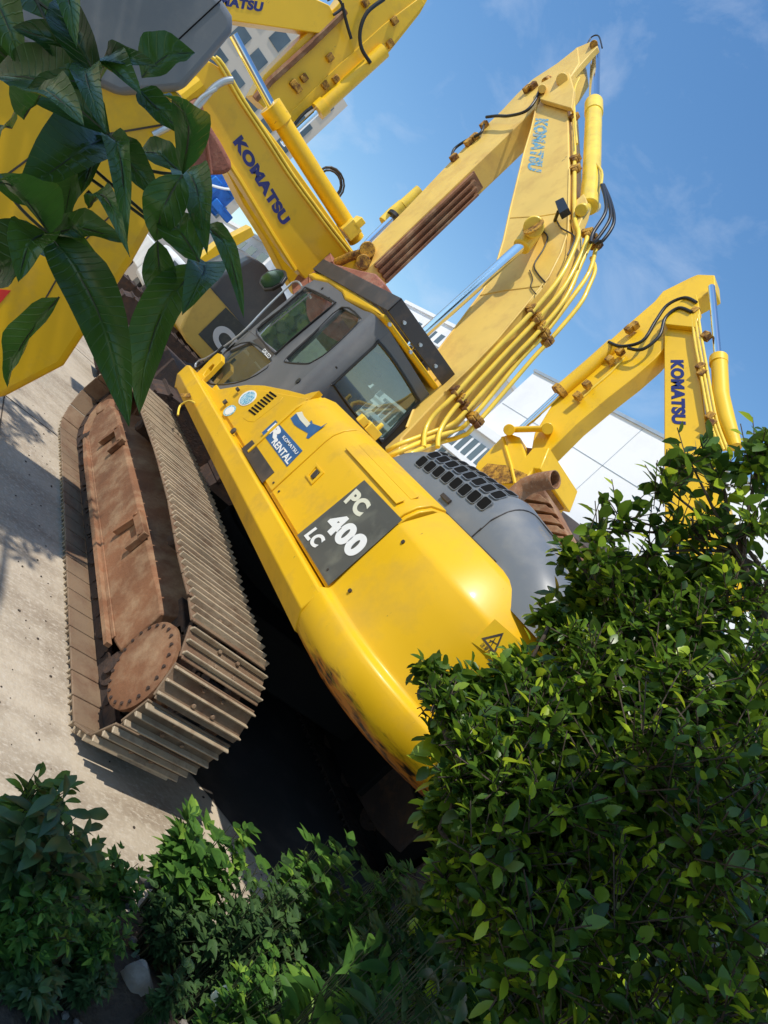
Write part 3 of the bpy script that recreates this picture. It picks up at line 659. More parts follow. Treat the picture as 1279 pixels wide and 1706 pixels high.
# exhaust pipe
q = MB(); ep = [P(842, 842, y=-.55), P(858, 826, y=-.55), P(872, 814, y=-.55), P(885, 807, y=-.56), P(903, 802, y=-.57), P(925, 799, y=-.58)]
q.tube(ep, .060, 22, 4, caps=False)
inner = MB(); EX = q.build('exhaust_pipe', M['exhaust'], ex, smooth_deg=60)
m_ = EX.modifiers.new('wall', 'SOLIDIFY'); m_.thickness = .006; m_.offset = -1
q = MB(); q.disc_lathe(ep[-2] + (ep[-1] - ep[-2]) * .2, (ep[-1] - ep[-2]), [(.053, 0), (.053, .01)], 20); q.build('exhaust_inside', M['inside'], EX)
# ---- cab
cab = MB()
YC = -1.20; XR = -.02; XK = XR - .17
side = [(337, 633), (352, 612), (369, 589), (416, 550), (462, 512), (505, 477), (523, 466), (546, 471), (568, 487), (573, 499), (605, 517), (618, 521)]
so3 = [P(a, b2, y=YC) for a, b2 in side]
zr = so3[-1].z
so3 = [p for p in so3 if p.x < XK - .02] + [V((XK, YC, zr)), V((XK, YC, 2.0)), V((-.9, YC, 1.62)), V((P(357, 652, y=YC).x, YC, P(357, 652, y=YC).z))]
w1 = [(427, 549), (465, 517), (503, 484), (512, 480), (552, 500), (553, 510), (510, 547), (463, 585), (456, 588), (440, 572)]
w2 = [(347, 629), (375, 587), (416, 570), (452, 602), (410, 633), (359, 641)]
w3 = [(477, 597), (520, 557), (569, 512), (598, 528), (594, 541), (548, 585), (522, 602), (510, 606), (480, 604)]
holes = [[P(a, b2, y=YC) for a, b2 in w] for w in (w1, w2, w3)]
cab.prism(so3, (0, .05, 0), holes)
# rounded rear corner + rear face with hole
def corner_ring(z, k=0):
    pts = []
    for j in range(9):
        a = math.pi / 2 * j / 8; pts.append(V((XK + .17 * math.sin(a), YC + .14 - .14 * math.cos(a), z)))
    for j in range(8, -1, -1):
        a = math.pi / 2 * j / 8; pts.append(V((XK + .12 * math.sin(a), YC + .14 - .09 * math.cos(a), z)))
    return pts
cab.loft([corner_ring(2.0), corner_ring(zr - .0)])
YI = P(745, 650, x=XR).y
wr = [(556, 634), (618, 568), (628, 567), (660, 607), (694, 662), (693, 674), (642, 731), (631, 732), (590, 688), (557, 642)]
hr = [P(a, b2, x=XR) for a, b2 in wr]
ro = [V((XR, YC + .14, 2.0)), V((XR, YC + .14, zr)), V((XR, YI, P(719, 664, x=XR).z)), V((XR, YI, 2.0))]
hr = [V((XR, max(p.y, YC + .145), p.z)) for p in hr]
cab.prism(ro, (-.05, 0, 0), [hr])
# far side, front posts
x0c = P(337, 633, y=YC).x
cab.box((-1.9, YI, 1.6), (-1.8, YI + .04, 2.9)); cab.box((XR - .1, YI, 1.6), (XR, YI + .04, zr)); cab.box((-1.8, YI, 2.75), (XR - .1, YI + .04, zr)); cab.box((-1.8, YI, 1.6), (XR - .1, YI + .04, 2.15))
cab.box((-1.0, YI, 2.15), (-.92, YI + .04, 2.75)); cab.box((-1.78, YI + .041, 2.151), (XR - .12, YI + .045, 2.35))
CB = cab.build('cab', M['grey'], ex, smooth_deg=40, bev=.008)
# front of cab: lower panel and upper bar
q = MB(); fl = P(340, 633, y=YC); ft = P(523, 467, y=YC)
q.prism([fl, fl + V((.05, 0, 0)), V((-1.95, YC, 2.0)), V((-2.05, YC, 2.0))], (0, YI - YC, 0)); q.build('cab_front_panel', M['grey'], CB)
q = MB(); q.box((-1.75, YC + .05, 1.58), (XR - .05, YI, 1.64)); q.build('cab_floor', M['inside'], CB)
# glass panes
def pane(w, name, **k):
    q = MB(); pts = [P(a, b2, **k) for a, b2 in w]; c = sum(pts, V()) / len(pts)
    q.face([c + (p - c) * 1.03 for p in pts]); return q.build(name, M['glass' if 'x' in k else 'glass_side'], CB, smooth_deg=0)
pane(w1, 'window_pane', y=YC + .02); pane(w2, 'window_pane', y=YC + .02); pane(w3, 'window_pane', y=YC + .02)
q = MB(); pts = [p + V((-.02, 0, 0)) for p in hr]; c = sum(pts, V()) / len(pts); q.face([c + (p - c) * 1.03 for p in pts]); q.build('rear_window', M['glass'], CB, smooth_deg=0)
# rubber gaskets
def gasket(pts, off, r=.012):
    q = MB(); pp = [p + V(off) for p in pts]; q.tube(pp + [pp[0], pp[1]], r, 6, 3, caps=False); q.build('window_gasket', M['black'], CB, smooth_deg=60)
for h in holes: gasket(h, (0, .004, 0), .011)
gasket(hr, (.002, 0, 0), .013)
# window frame bars of the sliding door glass
q = MB(); q.tube([P(416, 552, y=YC + .012), P(462, 590, y=YC + .012)], .016, 6); q.tube([P(448, 545, y=YC + .02), P(528, 480, y=YC + .02)], .006, 6); each(q, 'door_bar', M['grey'], CB)
q = MB(); q.prism(PS([(421, 568), (436, 582), (450, 600), (458, 590), (434, 562)], y=YC + .004), (0, -.006, 0)); LB = q.build('door_plate', M['guard'], CB, smooth_deg=0)
text('GALEO', P(436, 585, y=YC - .004), P(447, 598, y=YC - .004), P(441, 580, y=YC - .004), (0, -1, 0), 'lettering', M['white'], LB, .02, .002)
# bolts / holes on side
q = MB()
for a, b2, r in ((497, 635, .028), (537, 481, .014), (548, 497, .012), (560, 612, .008)):
    p = P(a, b2, y=YC); q.cyl(p + V((0, -.008, 0)), p + V((0, .01, 0)), r, 12)
each(q, 'cab_plug', M['black'], CB)
q = MB(); q.tube([P(458, 591, y=YC - .01), P(484, 566, y=YC - .014), P(560, 503, y=YC - .012)], .008, 6); q.build('door_edge_seal', M['black'], CB)
# roof: yellow cap
rs_ = [(546, 471), (530, 464), (522, 464), (532, 461), (544, 462), (575, 473), (612, 493), (632, 510), (622, 522), (618, 521), (605, 517), (573, 499), (568, 487)]
r3 = [P(a, b2, y=YC - .004) for a, b2 in rs_]
zt = P(632, 511, y=YC).z
q = MB(); 
prof = [(-1.99, 3.02), (-1.9, 3.09), (-1.6, 3.12), (-.9, 3.115), (-.5, 3.10), (-.2, 3.09), (-.06, 3.07), (XR + .01, zr + .06)]
low = [(XR + .01, zr), (XK, zr), (XK - .1, zr + .003)] 
gl = [P(a, b2, y=YC) for a, b2 in ((573, 499), (568, 487), (546, 471), (524, 467))]
low += [(p.x, p.z) for p in gl]
ring = [(x, z) for x, z in prof] + low
q.prism([V((x, YC - .006, z)) for x, z in ring], (0, YI - YC + .05, 0)); RF = q.build('cab_roof', M['yellow'], CB, bev=.03, seg=3)
# overhead guard : open tray of dark plate round the roof
G = MB()
zg0, zg1 = 3.10, 3.25
xa, xb = -1.95, XR + .04; ya_, yb_ = YC - .02, YI + .03
def plank(p0, p1, lean):
    d = (V(p1) - V(p0)).normalized(); n = V((d.y, -d.x, 0))
    o = V(p0); G.prism([o + V((0, 0, zg0)), V(p1) + V((0, 0, zg0)), V(p1) + n * lean + V((0, 0, zg1)), o + n * lean + V((0, 0, zg1))], -n * .012)
plank((xa, ya_, 0), (xb, ya_, 0), .0); plank((xb, ya_, 0), (xb, yb_, 0), .0); plank((xb, yb_, 0), (xa, yb_, 0), 0); plank((xa, yb_, 0), (xa, ya_, 0), 0)
for k in range(9): x = xa + .14 + k * .21; G.box((x, ya_ + .013, zg1 - .05), (x + .03, yb_ - .013, zg1 - .012))
GU = G.build('roof_guard', M['guard'], CB, bev=.004)
q = MB()
for yy in (-1.05, -.80, -.55): q.cyl((xb + .0, yy, 3.15), (xb + .022, yy, 3.15), .016, 8)
for a, b2 in ((648, 540), (683, 586)):
    p = P(a, b2, x=XR + .04); q.cyl(p, p + V((.02, 0, 0)), .016, 8)
each(q, 'guard_bolt', M['rail'], GU)
# interior
q = MB(); q.box((-.85, -1.0, 1.9), (-.4, -.55, 2.05)); q.prism([(-.45, -1.0, 2.0), (-.32, -1.0, 2.0), (-.22, -1.0, 2.62), (-.36, -1.0, 2.62)], (0, .42, 0)); q.box((-.38, -.9, 2.62), (-.24, -.68, 2.78)); q.build('operator_seat', M['seat'], CB, bev=.03)
q = MB(); q.box((-.9, -1.1, 1.64), (-.0, -1.0, 2.2)); q.box((-1.7, -.7, 1.64), (-1.5, -.5, 2.35)); q.box((-.9, -.50, 1.64), (-.2, -.45, 2.22)); q.tube([(-1.0, -1.04, 2.2), (-1.05, -1.04, 2.4)], .018, 8); q.build('control_console', M['sand'], CB, bev=.02)
# mirror + grab rail
q = MB(); c = P(453, 465, y=-1.28); ring = []
mx_ = [(431, 471), (434, 460), (446, 451), (462, 447), (474, 450), (476, 460), (468, 472), (452, 481), (438, 482)]
q.prism([P(a, b2, y=-1.30) for a, b2 in mx_], (0, .035, 0)); MI = q.build('mirror', M['black'], CB, bev=.008)
q = MB(); cx_, cy_ = 453.5, 465; q.prism([P(cx_ + (a - cx_) * .86, cy_ + (b2 - cy_) * .84, y=-1.302) for a, b2 in mx_], (0, -.003, 0)); q.build('mirror_glass', M['mirror'], MI, smooth_deg=0)
q = MB(); q.tube(PS([(503, 478), (497, 470), (489, 470), (478, 479), (440, 516), (400, 557), (350, 593), (332, 601), (325, 609), (330, 617)], y=-1.25), .011, 8, 4); each(q, 'grab_rail', M['rail'], CB)
q = MB(); q.tube(PS([(322, 617), (350, 598), (372, 577)], y=-1.27), .016, 6); each(q, 'grab_rail', M['black'], CB)
# bits by the rear window
q = MB(); c = P(618, 712, x=.33)
q.box(c + V((-.03, -.05, -.05)), c + V((.04, .10, .03))); c2 = P(603, 704, x=.33); q.box(c2 + V((-.03, -.05, -.02)), c2 + V((.03, .03, .05))); q.cyl(c + V((0, .05, .03)), c + V((0, .05, .09)), .02, 10); q.build('filler_bracket', M['yellow_pipe'], CB, bev=.006)
q = MB(); q.tube(PS([(555, 688), (560, 682), (568, 688), (566, 695)], y=-1.12), .006, 6, 4); q.build('lifting_eye', M['rail'], H)
# ---- boom (in the plane of the machine, behind the cab)
YB = -.35; YBt = .36
bo = [(650, 800), (640, 745), (677, 712), (725, 590), (749, 559), (805, 484), (827, 440), (839, 400), (850, 349), (862, 300), (873, 255), (885, 215), (893, 180), (899, 150), (912, 142), (935, 142), (944, 155), (947, 220), (948, 280), (947, 340), (946, 385), (934, 422), (914, 462), (898, 486), (873, 512), (829, 565), (787, 609), (742, 652), (704, 692), (668, 730), (655, 800)]
q = MB(); q.prism(PS(bo, y=YB), (0, YBt, 0)); BM = q.build('boom', M['yellow_boom'], ex, bev=.012)
# flange edges along the boom
q = MB()
q.tube(PS([(677, 712), (725, 590), (749, 559), (805, 484), (827, 440), (839, 400), (850, 349), (862, 300), (873, 255), (885, 215), (893, 180), (899, 152)], y=YB), .012, 6); q.build('boom_flange', M['yellow_boom'], BM)
q = MB(); q.tube(PS([(800, 492), (840, 484), (905, 476)], y=YB - .001), .007, 6); q.tube(PS([(850, 363), (900, 360), (930, 355)], y=YB - .001), .006, 6); each(q, 'weld_seam', M['yellow_boom'], BM)
text("KOMAT'SU", P(879, 282, y=YB) + V((0, 0, 0)), P(879, 282, y=YB), P(879, 282, y=YB), (0, -1, 0), 'dummy', M['white'], BM) if False else None
text("KOMATSU", P(892, 197, y=YB), P(878, 283, y=YB), P(914, 199, y=YB), (0, -1, 0), 'lettering', M['faded_blue'], BM, .06, .003)
# arm cylinder on top
q = MB(); ya2 = -.15
q.tube([P(981, 345, y=ya2), P(985, 300, y=ya2), P(989, 182, y=ya2)], lambda t: .095, 24); q.tube([P(989, 190, y=ya2), P(989, 172, y=ya2)], .107, 24); q.cyl(P(968, 350, y=YB), P(992, 345, y=.3), .06, 14); AC = q.build('arm_cylinder', M['yellow_pipe'], BM, bev=.01)
q = MB(); q.tube([P(989, 180, y=ya2), P(992, 82, y=ya2)], .062, 20); q.build('cylinder_rod', M['chrome'], AC)
q = MB(); q.prism(PS([(950, 372), (957, 335), (972, 322), (978, 335), (974, 352), (956, 395)], y=-.30), (0, .10, 0)); q.prism(PS([(950, 372), (957, 335), (972, 322), (978, 335), (974, 352), (956, 395)], y=-.10), (0, .10, 0)); q.build('cylinder_bracket', M['yellow_boom'], BM, bev=.01)
# tip fork of boom up to the arm pivot
q = MB(); q.prism(PS([(899, 165), (897, 140), (920, 128), (948, 120), (956, 150), (952, 180)], y=-.43), (0, .06, 0)); q.cyl(P(936, 132, y=-.47), P(936, 132, y=-.40), .07, 16); q.cyl(P(903, 148, y=-.5), P(903, 148, y=-.40), .05, 16); q.build('boom_fork', M['yellow_boom'], BM, bev=.008)
# boom foot cylinder
yc2 = -.52
q = MB(); q.tube([P(889, 384, y=yc2), P(868, 412, y=yc2)], .085, 18); q.cyl(P(889, 378, y=yc2 - .12), P(889, 378, y=YB + .05), .095, 22); HCY = q.build('boom_cylinder', M['yellow_pipe'], ex, bev=.012)
q = MB(); q.disc_lathe(P(889, 378, y=yc2 - .12), (0, -1, 0), [(.10, 0), (.10, .015), (.075, .02), (.075, .012), (.0001, .012)], 20); q.build('pin_cap', M['rust_edge'], HCY)
q = MB(); q.tube([P(872, 406, y=yc2), P(706, 556, y=yc2), P(672, 588, y=yc2)], .052, 20); q.build('cylinder_rod', M['chrome'], HCY)
# pipes along the boom
YPp = YB - .02
pipes = [
 (-.31, [(951, 158), (956, 200), (957, 280), (957, 361), (964, 387), (959, 408), (934, 460), (886, 520), (820, 588), (757, 658), (722, 692), (708, 718), (706, 745)]),
 (-.22, [(979, 391), (970, 419), (940, 477), (893, 533), (831, 599), (765, 671), (741, 702), (731, 724), (729, 745)]),
 (-.13, [(985, 402), (968, 439), (942, 496), (899, 550), (852, 599), (775, 686), (752, 707), (722, 719), (668, 739), (645, 751)]),
 (-.05, [(993, 411), (981, 454), (949, 501), (904, 560), (867, 599), (785, 698), (760, 716), (715, 731), (668, 751), (645, 762)]),
 (.02, [(985, 430), (991, 449), (981, 477), (963, 511), (910, 573), (886, 599), (793, 707), (770, 726), (730, 738), (690, 753), (655, 773)]),
]
for yy, pp in pipes:
    q = MB(); q.tube([P(a, b2, y=yy + (YB - .05 - .02 * (yy > -.1) - yy) * max(0, min(1, (735 - a) / 40)) * (yy > -.2)) for a, b2 in pp], .021, 8, 4); q.build('hydraulic_pipe', M['yellow_pipe'], BM, smooth_deg=70)
q = MB(); q.tube(PS([(948, 282), (947, 340), (946, 385), (934, 422), (914, 462), (873, 512), (829, 565), (787, 609), (742, 652)], y=YB), .010, 6); q.build('boom_flange', M['yellow_boom'], BM)
q = MB(); q.tube(PS([(965, 130), (957, 150), (957, 190), (961, 240)], y=YPp), .013, 8, 4); q.tube(PS([(984, 170), (980, 240), (985, 262), (1002, 285), (1001, 310)], y=-.2), .014, 8, 4); each(q, 'hydraulic_pipe', M['yellow_pipe'], BM, smooth_deg=70)
for grp in ([(884, 520, -.31), (892, 534, -.22), (900, 548, -.13), (905, 560, -.05), (911, 573, .02)], [(757, 656, -.31), (766, 669, -.22), (775, 683, -.13), (786, 699, -.05), (794, 708, .02)], [(958, 268, -.31), (958, 285, -.31)], [(956, 198, -.31)], [(979, 392, -.22), (986, 402, -.13), (993, 413, -.05)]):
    for a, b2, yy in grp:
        q = MB(); o = P(a, b2, y=yy); q.obox(o + V((-.08, -.035, -.02)), (.10, 0, .05), (0, .07, 0), (-.015, 0, .05)); q.tube([o + V((-.012, 0, -.02)), o + V((.012, 0, .025))], .034, 10); q.build('pipe_clamp', M['rust_edge'], BM, bev=.005)
q = MB()
for dx in (0, 9, 16): q.tube(PS([(1002 + dx * .2, 308), (1008 + dx * .6, 330 + dx * .5), (1008 + dx * .9, 355 + dx), (988 + dx, 388 + dx * .8), (984 + dx * .5, 404)], y=-.28 + dx * .01), .017, 8, 5)
q.tube(PS([(899, 148), (893, 165), (876, 185), (848, 193), (828, 193), (810, 195)], y=-.45), .019, 8, 5)
q.tube(PS([(806, 208), (800, 222), (775, 235), (757, 248), (752, 262)], y=-.40), .019, 8, 5)
q.tube(PS([(976, 78), (985, 62), (997, 60), (1003, 80)], y=-.2), .010, 6, 5)
q.tube(PS([(905, 385), (912, 395), (905, 415), (890, 440), (895, 455), (908, 470)], y=YB - .01), .007, 6, 4)
q.tube(PS([(928, 370), (935, 380), (955, 392), (955, 405), (945, 425)], y=YB - .015), .007, 6, 4)
q.tube(PS([(882, 450), (887, 465), (884, 478), (893, 490)], y=YB - .01), .005, 6, 4)
each(q, 'hydraulic_hose', M['black'], BM, smooth_deg=70)
q = MB(); o = PS([(924, 335), (938, 328), (947, 346), (931, 356)], y=-.50); q.prism(o, (0, .07, 0)); q.cyl(P(930, 352, y=-.46), P(924, 368, y=YB), .018, 8); q.build('work_light', M['black'], BM, bev=.006)
# ---- arm hanging down
YA = -.35
al = [(962, 78), (928, 105), (888, 131), (862, 155), (835, 184), (790, 228), (749, 270), (710, 311), (674, 349), (640, 383), (600, 423), (590, 440)]
ar = [(606, 453), (621, 439), (700, 363), (768, 298), (830, 239), (891, 180), (925, 158), (950, 128), (965, 104)]
YAt = .32
q = MB(); q.prism(PS(al + ar, y=YA), (0, YAt, 0)); AR = q.build('arm', M['yellow_boom'], ex, bev=.012)
for yy in (YA + .01, YA + .22):
    q = MB(); q.prism(PS([(958, 80), (970, 75), (984, 69), (993, 70), (995, 77), (984, 88), (966, 108), (955, 122)], y=yy), (0, .08, 0)); q.build('arm_lug', M['yellow_boom'], AR, bev=.01)
q = MB(); q.cyl(P(989, 74, y=YA - .02), P(989, 74, y=YA + .36), .05, 14); q.build('lug_pin', M['rust_edge'], AR, bev=.005)
# rusty wear ribs down the rear face of the arm
def armback(t, s): # t along (0 top - 1 bottom), s across width
    a = P(790, 277, y=YA) ; b2 = P(617, 443, y=YA)
    p = a + (b2 - a) * t; return V((p.x, YA + .015 + s * (YAt - .03), p.z))
nb = (P(790, 277, y=YA) - P(617, 443, y=YA)).normalized(); nbn = V((nb.z, 0, -nb.x)); 
if nbn.x < 0: nbn = -nbn
q = MB(); a, b2, c, d = armback(.02, .06), armback(.97, .0), armback(.97, 1), armback(.02, .9); q.prism([k - nbn * .01 for k in (a, b2, c, d)], nbn * .025); WP = q.build('wear_plate', M['rust'], AR, bev=.004)
for s in (.05, .32, .60, .86):
    q = MB(); a, b2 = armback(.04 + .05 * s, s), armback(.98, s); q.prism([a, b2, b2 + V((0, .035, 0)), a + V((0, .035, 0))], nbn * .055); q.build('wear_rib', M['rust'], AR, bev=.006)
q = MB(); q.tube([P(640, 372, y=-.13), P(655, 357, y=-.13), P(672, 343, y=-.13)], .10, 18); q.tube([P(672, 343, y=-.13), P(700, 318, y=-.13)], .09, 18); BC = q.build('bucket_cylinder', M['yellow_pipe'], AR)
q = MB(); q.disc_lathe(P(657, 361, y=-.13), P(672, 345, y=-.13) - P(657, 361, y=-.13), [(.112, -.03), (.112, .02)], 18); q.build('cylinder_gland', M['black'], BC)
q = MB(); q.tube([P(660, 357, y=-.13), P(618, 398, y=-.13), P(590, 430, y=-.13)], .048, 16); q.build('cylinder_rod', M['chrome'], BC)
q = MB()
for a, b2 in ((808, 212), (758, 266), (880, 152), (889, 147), (782, 241), (792, 232)):
    p = P(a, b2, y=YA); q.obox(p + V((-.04, -.07, -.05)), (.09, 0, 0), (0, .07, 0), (0, 0, .10))
q.cyl(P(908, 136, y=YA - .06), P(914, 132, y=YA), .05, 12)
each(q, 'hose_bracket', M['rust_edge'], AR, bev=.008)
# linkage + bucket behind the cab roof
q = MB(); q.tube([P(560, 438, y=-.45), P(585, 427, y=-.45), P(612, 420, y=-.45)], .06, 10); q.cyl(P(612, 416, y=-.5), P(612, 416, y=.2), .10, 16); q.cyl(P(605, 436, y=-.45), P(605, 436, y=.2), .09, 16); q.build('bucket_linkage', M['rust_edge'], AR, bev=.01)
q = MB(); q.prism(PS([(485, 475), (492, 462), (514, 433), (545, 415), (549, 436), (560, 440), (600, 450), (625, 455), (640, 470), (615, 500), (560, 540), (490, 520)], y=-.50), (0, 1.1, 0)); BK = q.build('bucket', M['bucket_red'], ex, bev=.02)
q = MB(); q.prism(PS([(541, 412), (548, 412), (553, 434), (546, 440), (538, 430)], y=-.53), (0, 1.16, 0)); q.tube(PS([(514, 432), (516, 480), (512, 520)], y=-.505), .012, 6); q.build('bucket_lip', M['bucket_red'], BK, bev=.006)

# ================================================================= OTHER EXCAVATORS
def crawler(par, x, y, z=0, L_=4.6, w=.6, ax='x'):
    for s in (-1, 1):
        q = MB(); pts = []
        for k in range(24):
            a = 2 * math.pi * k / 24; cx_ = (L_ / 2 - .5) * (1 if math.cos(a) > 0 else -1); pts.append((cx_ + .5 * math.cos(a), .5 + .5 * math.sin(a)))
        ring = resample(pts, .2)
        if ax == 'x': q.prism([V((x + a, y + s * 1.35 - w / 2, z + b2)) for a, b2 in ring[:-1]], (0, w, 0))
        else: q.prism([V((x + s * 1.35 - w / 2, y + a, z + b2)) for a, b2 in ring[:-1]], (w, 0, 0))
        for a, b2 in ring[:-1]:
            if ax == 'x': q.box((x + a - .02, y + s * 1.35 - w / 2 - .005, z + b2 - .03), (x + a + .02, y + s * 1.35 + w / 2 + .005, z + b2 + .03))
            else: q.box((x + s * 1.35 - w / 2 - .005, y + a - .02, z + b2 - .03), (x + s * 1.35 + w / 2 + .005, y + a + .02, z + b2 + .03))
        q.build('crawler_track', M['rust_dark'], par, smooth_deg=0)
def house(par, x0, x1, y0, y1, z0=1.2, z1=2.3, cabx=None, m='yellow_far'):
    q = MB(); q.box((x0, y0, z0), (x1, y1, z1)); q.build('engine_housing', M[m], par, bev=.08, seg=3)
    q = MB(); q.box((x0 + .3, y0 + .3, .6), (x1 - .3, y1 - .3, z0 - .01)); q.build('carbody', M['rust_dark'], par)
def ctext(body, BL, BR, TL, nrm, par, m='navy', bold=.055): return text(body, BL, BR, TL, nrm, 'lettering', M[m], par, bold, .006)
# --- right-hand machine, boom standing over the hedge
yr = 4.0
e2 = thing('excavator', 'clean bright yellow excavator at right whose boom rises over the hedge against the white wall', 'excavator', (-1, 4.5, 0))
bo = [(1190, 960), (1112, 940), (1106, 850), (1106, 560), (1110, 536), (1135, 500), (1150, 502), (1158, 540), (1163, 575), (1180, 680), (1200, 745), (1228, 850), (1240, 930)]
bo = [(1106, 600), (1106, 545), (1113, 528), (1135, 512), (1152, 515), (1156, 545), (1163, 600), (1175, 700), (1200, 800), (1230, 900), (1245, 990), (1150, 1010), (1108, 900), (1106, 800), (1106, 700)]
q = MB(); q.prism(PS(bo, y=yr), (0, .38, 0)); B2 = q.build('boom', M['yellow_far'], e2, bev=.015)
q = MB(); q.prism(PS([(1108, 540), (1110, 524), (1135, 500), (1160, 490), (1166, 520), (1158, 545)], y=yr - .1), (0, .1, 0)); q.build('boom_fork', M['yellow_far'], B2, bev=.01)
al2 = [(1190, 458), (1162, 457), (1150, 462), (1104, 485), (1090, 502), (1040, 545), (1012, 570), (985, 600), (958, 622), (935, 648), (890, 722), (885, 748)]
ar2 = [(905, 756), (918, 748), (960, 706), (1010, 664), (1056, 628), (1090, 598), (1106, 580), (1108, 545), (1135, 515), (1160, 500), (1192, 482)]
q = MB(); q.prism(PS(al2 + ar2, y=yr - .0 + .05), (0, .32, 0)); A2 = q.build('arm', M['yellow_far'], e2, bev=.015)
ctext('KOMATSU', P(1117, 600, y=yr), P(1119, 706, y=yr), P(1139, 600, y=yr), (0, -1, 0), B2)
q = MB(); q.tube([P(930, 655, y=yr + .0), P(985, 608, y=yr + .0), P(1022, 575, y=yr + .0)], .13, 18); CY = q.build('bucket_cylinder', M['yellow_far'], A2)
q = MB(); q.disc_lathe(P(932, 653, y=yr), P(985, 608, y=yr) - P(930, 655, y=yr), [(.16, -.04), (.16, .06)], 16); q.build('cylinder_gland', M['rust_edge'], CY)
q = MB(); q.tube([P(938, 650, y=yr), P(868, 715, y=yr)], .06, 14); q.build('cylinder_rod', M['chrome'], CY)
q = MB(); q.tube([P(1198, 600, y=yr), P(1201, 660, y=yr), P(1210, 700, y=yr), P(1226, 745, y=yr)], lambda t: .115 if t < .7 else .08, 18); q.disc_lathe(P(1197, 605, y=yr), P(1197, 595, y=yr) - P(1197, 605, y=yr), [(.13, -.02), (.13, .12)], 18); CY = q.build('arm_cylinder', M['yellow_far'], B2)
q = MB(); q.tube([P(1196, 600, y=yr), P(1185, 478, y=yr)], .055, 14); q.build('cylinder_rod', M['chrome'], CY)
q = MB()
q.tube(PS([(1014, 570), (1035, 577), (1070, 568), (1092, 535), (1112, 508), (1140, 496), (1160, 504)], y=yr - .12), .028, 8, 5)
q.tube(PS([(1046, 580), (1070, 582), (1098, 560), (1108, 530), (1130, 513), (1152, 520)], y=yr - .12), .028, 8, 5)
q.tube(PS([(1105, 604), (1098, 612), (1085, 613)], y=yr + .3), .03, 8, 4)
each(q, 'hydraulic_hose', M['black'], A2, smooth_deg=70)
q = MB()
for dx in (0, 6, 12): q.tube(PS([(1152 + dx * .8, 515), (1156 + dx, 560), (1163 + dx, 600), (1170 + dx, 640), (1182 + dx, 700), (1200 + dx, 750)], y=yr - .08), .022, 8, 4)
q.tube(PS([(968, 665), (985, 648), (1018, 620), (1040, 596)], y=yr + .04), .02, 8)
each(q, 'hydraulic_pipe', M['yellow_pipe'], B2, smooth_deg=70)
q = MB()
for a, b2 in ((980, 645), (965, 664), (1018, 604), (1035, 590), (1050, 553), (1059, 547), (1160, 524), (1170, 617), (1172, 628), (1186, 700), (1188, 712), (1178, 565)):
    p = P(a, b2, y=yr); q.box(p + V((-.06, -.12, -.06)), p + V((.06, -.0, .06)))
each(q, 'hose_bracket', M['rust_edge'], A2, bev=.01)
q = MB(); q.tube([P(846, 716, y=yr - .1), P(912, 714, y=yr - .1)], .055, 10); q.cyl(P(848, 716, y=yr - .2), P(848, 716, y=yr + .6), .10, 16); q.cyl(P(912, 714, y=yr - .16), P(912, 714, y=yr + .6), .10, 16); q.build('bucket_linkage', M['yellow_far'], A2, bev=.01)
q = MB(); q.prism(PS([(836, 727), (850, 722), (866, 728), (876, 760), (888, 745), (915, 745), (905, 770), (900, 782), (888, 780), (880, 792), (878, 806), (828, 808), (790, 782), (795, 770)], y=yr + .0), (0, 1.2, 0)); BK2 = q.build('bucket', M['yellow_far'], e2, bev=.02)
q = MB(); q.prism(PS([(795, 788), (812, 772), (842, 775), (878, 790), (876, 803), (828, 806)], y=yr - .012), (0, .01, 0)); q.build('worn_patch', M['rust_edge'], BK2, smooth_deg=0)
q = MB(); q.tube(PS([(837, 729), (851, 775), (858, 806)], y=yr - .01), .03, 6); q.build('bucket_rib', M['yellow_far'], BK2)
q = MB(); q.prism(PS([(876, 745), (900, 748), (918, 752), (905, 770), (902, 795), (885, 800)], y=yr + .2), (0, .9, 0)); q.build('bucket_hinge', M['rust'], BK2, bev=.01)
crawler(e2, -.3, 4.6); house(e2, -1.6, 2.2, 3.2, 5.9)
# --- toothed bucket standing behind the hood
e3 = thing('excavator_bucket', 'rusty brown bucket with a row of pointed teeth just behind the exhaust pipe', 'bucket', (0, 2, 0))
q = MB(); q.prism(PS([(862, 800), (905, 812), (915, 830), (962, 920), (950, 930), (920, 930), (850, 860)], y=2.2), (0, .5, 0)); q.build('bucket_shell', M['rust'], e3, bev=.02)
for k in range(6):
    a = V((893 + k * 9.6, 822 + k * 17.5)); q = MB()
    q.prism(PS([(a.x - 24, a.y - 2), (a.x + 6, a.y + 1), (a.x + 24, a.y + 17), (a.x + 2, a.y + 13), (a.x - 22, a.y + 9)], y=2.05), (0, .10, 0)); T_ = q.build('bucket_tooth', M['rust'], e3, bev=.008)
q = MB(); q.box(P(880, 860, y=2.3) + V((-.3, 0, -1.6)), P(880, 860, y=2.3) + V((.5, .6, -.2))); q.build('bucket_back', M['rust_dark'], e3)
st_ = MB(); st_.box((-.9, 2.2, 0), (.6, 2.9, 1.5)); st_.build('bucket_stand', M['rust_dark'], e3)
